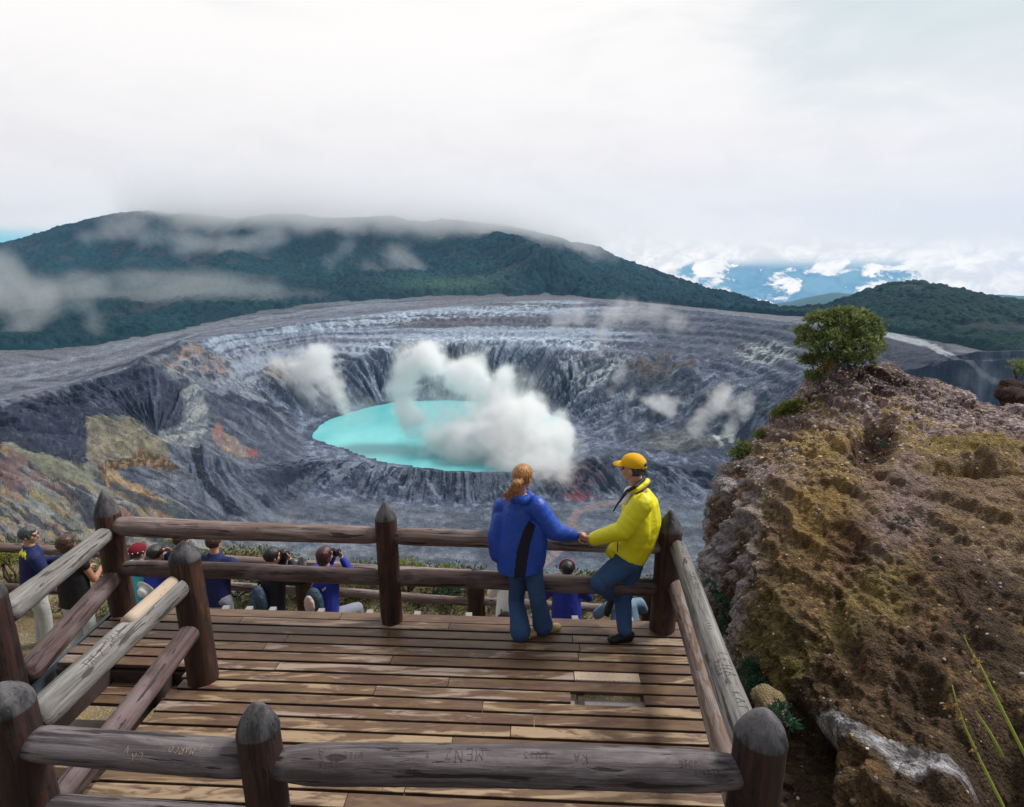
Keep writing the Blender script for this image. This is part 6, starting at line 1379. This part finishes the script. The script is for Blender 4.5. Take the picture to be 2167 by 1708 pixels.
# ------------------------------------------------------------ visitors on the terrace below
GB = 'visitors at the lower fence'
def visitor(label, x, ytop, Y, yaw, cl, tr, hair, sc=1.0, lean=.12, arms='rail', hairx=(), skin=None, head_yaw=None, bend=0.0, sleeves=True, short=False, hat=None):
    """a standing figure seen from behind; yaw turns it clockwise from straight ahead; lean tips the upper body forward"""
    hd_ = wv(x, ytop + 16 * 8 / (Y * 1.15), Y); gz = float(ground_z(hd_.x, hd_.y - lean)); top = hd_.z + .10
    fg = Fig('person', label, (hd_.x, hd_.y - lean, gz), GB, skin); H_ = (top - gz) / 1.75
    f = Vector((math.sin(R(yaw)), math.cos(R(yaw)), 0)); r = Vector((f.y, -f.x, 0)); o = Vector((hd_.x, hd_.y, gz)) - f * lean * .9
    s = sc
    def q(a, b, z): return o + r * a * s + f * b + Vector((0, 0, z * H_))
    hz = .90 if bend == 0 else .90
    hips = [q(-.10, 0, hz), q(.10, 0, hz)]; knees = [q(-.11, .03, .49), q(.11, .03, .49)]; ank = [q(-.12, -.02, .09), q(.12, 0, .09)]
    ch = q(0, lean * .75, 1.38); sh = [q(-.19, lean * .8, 1.40), q(.19, lean * .8, 1.40)]; nk = q(0, lean * .9, 1.47)
    if arms == 'rail': el = [q(-.30, lean + .10, 1.16), q(.30, lean + .10, 1.16)]; ha = [q(-.14, lean + .30, 1.12), q(.14, lean + .30, 1.12)]
    elif arms == 'face': el = [q(-.27, lean + .20, 1.26), q(.29, lean + .20, 1.30)]; ha = [q(-.06, lean + .19, 1.55), q(.10, lean + .17, 1.56)]
    elif arms == 'rightup': el = [q(-.26, lean + .1, 1.16), q(.30, lean + .14, 1.38)]; ha = [q(-.1, lean + .25, 1.1), q(.12, lean + .14, 1.58)]
    elif arms == 'front': el = [q(-.25, lean + .06, 1.14), q(.25, lean + .06, 1.14)]; ha = [q(-.12, lean + .30, 1.16), q(.12, lean + .30, 1.16)]
    else: el = [q(-.30, -.02, 1.14), q(.30, -.02, 1.14)]; ha = [q(-.16, .12, 1.02), q(.16, .12, 1.02)]
    hy = yaw if head_yaw is None else head_yaw; hf = Vector((math.sin(R(hy)), math.cos(R(hy)), -.08)); c = q(0, lean, 1.655)
    fg.head(c, hf, (0, 0, 1), 1.0, eyes=abs(hy) > 60); fg.neck(c, nk, .050); B = fg.body
    fg.limb(B, [nk, ch, q(0, lean * .4, 1.15), q(0, 0, .95)], [.06, .105, .12, .12], flat=1.3, up=f); fg.limb(B, hips[:1] + knees[:1] + ank[:1], [.085, .055, .038]); fg.limb(B, hips[1:] + knees[1:] + ank[1:], [.085, .055, .038])
    for k in (0, 1): fg.limb(B, [sh[k], el[k], ha[k]], [.048, .038, .028]); fg.hand(ha[k], (ha[k] - el[k]), -f if arms in ('face', 'rightup') else Vector((0, 0, -1)), .8, .95, 1 if k else -1)
    fg.finish(B, 'body', fg.skin, .010, 2)
    J = MB(); fg.limb(J, [q(0, lean * .98, 1.515), q(0, lean * .8, 1.42), q(0, lean * .6, 1.22), q(0, lean * .3, 1.05), q(0, 0, .84)], [.066, .125, .145, .15, .155], flat=1.28, up=f, sub=4); fg.limb(J, [sh[0] + r * .02, sh[1] - r * .02], [.075, .075])
    for k in (0, 1):
        if sleeves: fg.limb(J, [sh[k], el[k], el[k].lerp(ha[k], .88)], [.078, .066, .048])
        else: fg.limb(J, [sh[k], sh[k].lerp(el[k], .15)], [.07, .065])
    jk = fg.finish(J, 'jacket' if sleeves else 'top', cl, .013, 4, .009, 8, int(x) % 50, [(el[0], .1, el[0] - sh[0]), (el[1], .1, el[1] - sh[1])], (1, 1, .6))
    T = MB(); fg.limb(T, [hips[0] - Vector((0, 0, 0)), knees[0], ank[0] - Vector((0, 0, .02))], [.105, .078, .068]); fg.limb(T, [hips[1], knees[1], ank[1] - Vector((0, 0, .02))], [.105, .078, .068]); fg.limb(T, [hips[0] + r * .01, hips[1] - r * .01], [.115, .115])
    fg.finish(T, 'trousers', tr, .014, 3, .008, 8, int(x) % 50 + 1, (), (1, 1, .6))
    for k in (0, 1): shoe(fg, ank[k] - f * .05 - Vector((0, 0, ank[k].z - float(ground_z(ank[k].x, ank[k].y)))), ank[k] + f * .19 - Vector((0, 0, ank[k].z - float(ground_z(ank[k].x, ank[k].y)))), M_shoe)
    if hair: fg.hair_cap(hair, 1.12, -.055, .04, .005, hairx, freq=26)
    fg.q = q; fg.f = f; fg.r = r; fg.jk = jk; fg.s = s; return fg
def pack(fg, label, m1, m2=None, w=.15, z=1.18, h=.22, off=-.14, cat_='backpack', cyl=False):
    q = fg.q; root = empty('backpack', q(0, off, z)); tag(root, label, cat_); rot = Matrix((fg.r, fg.f, Vector((0, 0, 1)))).transposed()
    def fin(mb, name, mat, vox=.01, fold=.008):
        o = Fig.finish(fg, mb, name, mat, vox, 3, fold, 14, 3); o.parent = root; o.matrix_parent_inverse = Matrix.Translation(-Vector(root.location)); return o
    mb = MB(); fg.ball(mb, q(0, off, z), (w, .09, h), rot); fg.ball(mb, q(0, off - .03, z - h * .45), (w * .9, .085, h * .5), rot); fin(mb, 'bag', m1)
    mb = MB(); fg.ball(mb, q(0, off - .085, z + (.02 if m2 else -.05)), (w * .62, .045, h * .62), rot); fin(mb, 'pocket', m2 or m1)
    for k in (-1, 1):
        mb = MB(); mb.tube([q(k * .10, off + .05, z + h * .8), q(k * .12, off + .17, z + h * .95), q(k * .13, off + .27, z + .10), q(k * .13, off + .22, z - .12)], [.018] * 4, 8, flat=.35); o = mb.build('strap', M_pale if m2 else M_black, root)
    return root
v1 = visitor('man in a navy sweatshirt with yellow back print and glasses at the left edge', 60, 1118, 7.0, 42, M_navy, M_khaki, M_hgrey, 1.05, .06, 'front', head_yaw=72)
paint_faces(v1.jk, M_ygr, lambda x, y, c, n: (n[:, 1] < .1) & (np.abs(x - 40) < 15) & (np.abs(y - 1166 - (x - 40) * .7) < 7 + 3 * np.sin(x * 1.1)) )
GLS = MB(); qg = v1.hd[0]
for k in (-1, 1): v1.ball(GLS, qg(k * .034, .088, .004), (.022, .005, .014), v1.hd[4]); GLS.tube([qg(k * .056, .086, .008), qg(k * .082, .02, .008), qg(k * .084, -.015, .0)], [.003] * 3, 6)
GLS.tube([qg(-.02, .092, .008), qg(.02, .092, .008)], [.003] * 2, 6); v1.part(GLS, 'glasses', M_glass)
v2 = visitor('woman with curly brown hair in a black sleeveless top and light trousers', 142, 1135, 6.75, 8, M_black, M_mint, M_hbrown, .90, .04, 'front', [((0, -.03, .05), (.105, .10, .085)), ((.05, -.04, .0), (.06, .07, .07)), ((-.05, -.04, .0), (.06, .07, .07)), ((0, -.05, -.06), (.07, .05, .05))], M_skin2, sleeves=False)
v3 = visitor('small person in a maroon knit cap and turquoise top by the far corner post', 292, 1158, 7.1, 25, M_cyan, M_grey, M_hbrown, .85, .10, 'rail')
def beanie(fg, mat, grow=1.16):
    v = ICO[0]; q = fg.hd[0]; loc = v * np.array((.084, .100, .092)) * grow; loc[:, 2] = np.where(loc[:, 2] < .0, loc[:, 2] * .25, loc[:, 2]); mb = MB(); mb.add(np.array([list(q(*(p + np.array((0, -.012, .035))))) for p in loc]), ICO[1]); return fg.finish(mb, 'knit_cap', mat, .007, 2, .002, 60, 3)
beanie(v3, M_maroon); q3 = v3.hd[0]
for k in range(9):
    a = -2.2 + k * .55; mb = MB(); mb.add(ICO1[0] * .0085 + np.array(q3(.100 * math.sin(a), -.012 + .118 * -math.cos(a), .040)), ICO1[1]); v3.part(mb, 'white_pompom', M_white)
v4 = visitor('person with black hair in a royal blue jacket with a white hat hanging behind', 330, 1158, 6.95, 20, M_roy, M_khaki, M_hblack, .92, .10, 'rightup', [((0, -.03, .03), (.098, .10, .095))])
hat = MB(); hp = v4.q(0, -.10, 1.18); hr = Matrix((v4.r, v4.f, Vector((0, 0, 1)))).transposed() @ Matrix.Rotation(-1.25, 3, 'X')
v4.ball(hat, hp, (.165, .165, .012), hr); v4.ball(hat, hp + v4.f * -.045, (.085, .085, .07), hr)
ho = v4.finish(hat, 'sun_hat', M_white, .008, 2); ho.parent = None; ho.matrix_parent_inverse = Matrix(); tag(ho, 'white sun hat hanging on the back of the royal blue jacket', 'hat')
v5 = visitor('person in a navy jacket with teal shoulders partly hidden by the railing post', 383, 1128, 7.0, 10, M_teal, M_grey, M_hbrown, .98, .08, 'rail')
paint_faces(v5.jk, M_navy, lambda x, y, c, n: (x < 377 + (y - 1150) * -.25) | (y > 1222))
v6 = visitor('broad man in a navy jacket and grey trousers leaning on the lower fence', 452, 1134, 6.95, 12, M_navy, M_grey, M_hbrown, 1.18, .10, 'rail')
v7 = visitor('photographer with short black hair and dark jacket holding a camera to his face', 576, 1163, 6.8, 38, M_dnavy, M_black, M_hblack, .95, .10, 'face', head_yaw=48)
pack(v7, 'bulging slate-blue backpack of the black-haired photographer', M_backp, None, .15, 1.10, .23)
v8 = visitor('woman with wavy plum-brown hair in a blue jacket raising both hands to her face', 688, 1160, 6.75, 28, M_roy, M_grey, M_hplum, .95, .10, 'face', [((0, -.04, .02), (.100, .09, .10)), ((0, -.055, -.06), (.085, .06, .07)), ((.05, -.03, -.03), (.05, .06, .07)), ((-.05, -.03, -.03), (.05, .06, .07))], head_yaw=40)
pack(v8, 'grey and pale pink backpack of the plum-haired woman', M_backp, M_pale, .14, 1.10, .22)
kn = MB(); v8.limb(kn, [v8.q(.10, .02, .84), v8.q(.22, .36, .80), v8.q(.20, .40, .45)], [.10, .085, .06]); kn_o = v8.finish(kn, 'raised_knee', M_grey, .012, 3, .006, 9, 4)
def camera_prop(fg, label):
    q = fg.hd[0]; root = empty('camera', q(0.01, .14, .0)); tag(root, label, 'camera'); mb = MB(); rt4 = fg.hd[4].to_4x4(); mb.box(q(.01, .125, .0), (.12, .045, .075), rot=rt4); mb.build('camera_body', M_black, root, smooth=False)
    mb = MB(); mb.tube([q(.01, .145, -.002), q(.01, .20, -.002)], [.030, .032], 16); mb.build('lens', M_black, root)
camera_prop(v7, 'black camera held up by the black-haired photographer'); camera_prop(v8, 'black camera held up by the plum-haired woman')
v9 = visitor('person in a white jacket mostly hidden behind the woman in blue', 1082, 1195, 6.9, 10, M_white, M_grey, M_hbrown, .95, .12, 'rail')
bg_ = pack(v9, 'black shoulder bag behind the legs of the ponytailed woman', M_black, None, .15, .98, .15, -.16, 'bag')
v10 = visitor('person in a royal blue jacket with dark hair and a pink headband beyond the railing', 1200, 1190, 6.75, 2, M_roy, M_black, M_hblack, .98, .12, 'rail')
hb = MB(); qh = v10.hd[0]; hb.tube([qh(.098 * math.cos(a), -.012, .028 + .105 * math.sin(a)) for a in np.linspace(-.3, math.pi + .3, 18)], [.010] * 18, 8, flat=.7); v10.part(hb, 'headband', M_pink)
v11 = visitor('crouched person in a pale denim jacket glimpsed between the man and the corner post', 1322, 1238, 6.75, -10, M_jeanl, M_jeanl, M_hbrown, 1.05, .16, 'rail')
# ================================================================== haze
mb = MB(); mb.box((0, 1900, -230), (8600, 5000, 1160))
hz = mb.build('haze', None, None, smooth=False); hz.data.materials.clear()
mhz = bpy.data.materials.new('haze_air'); mhz.use_nodes = True; t = NT(mhz.node_tree); t.n.clear()
out = t.node('ShaderNodeOutputMaterial'); pv = t.node('ShaderNodeVolumePrincipled')
pv.inputs['Color'].default_value = (.30, .60, 1.0, 1); pv.inputs['Density'].default_value = 0.60e-4; pv.inputs['Anisotropy'].default_value = .2
t.l.new(pv.outputs[0], out.inputs['Volume']); hz.data.materials.append(mhz)
tag(hz, 'thin blue haze filling the air over the crater', 'haze', kind='stuff')
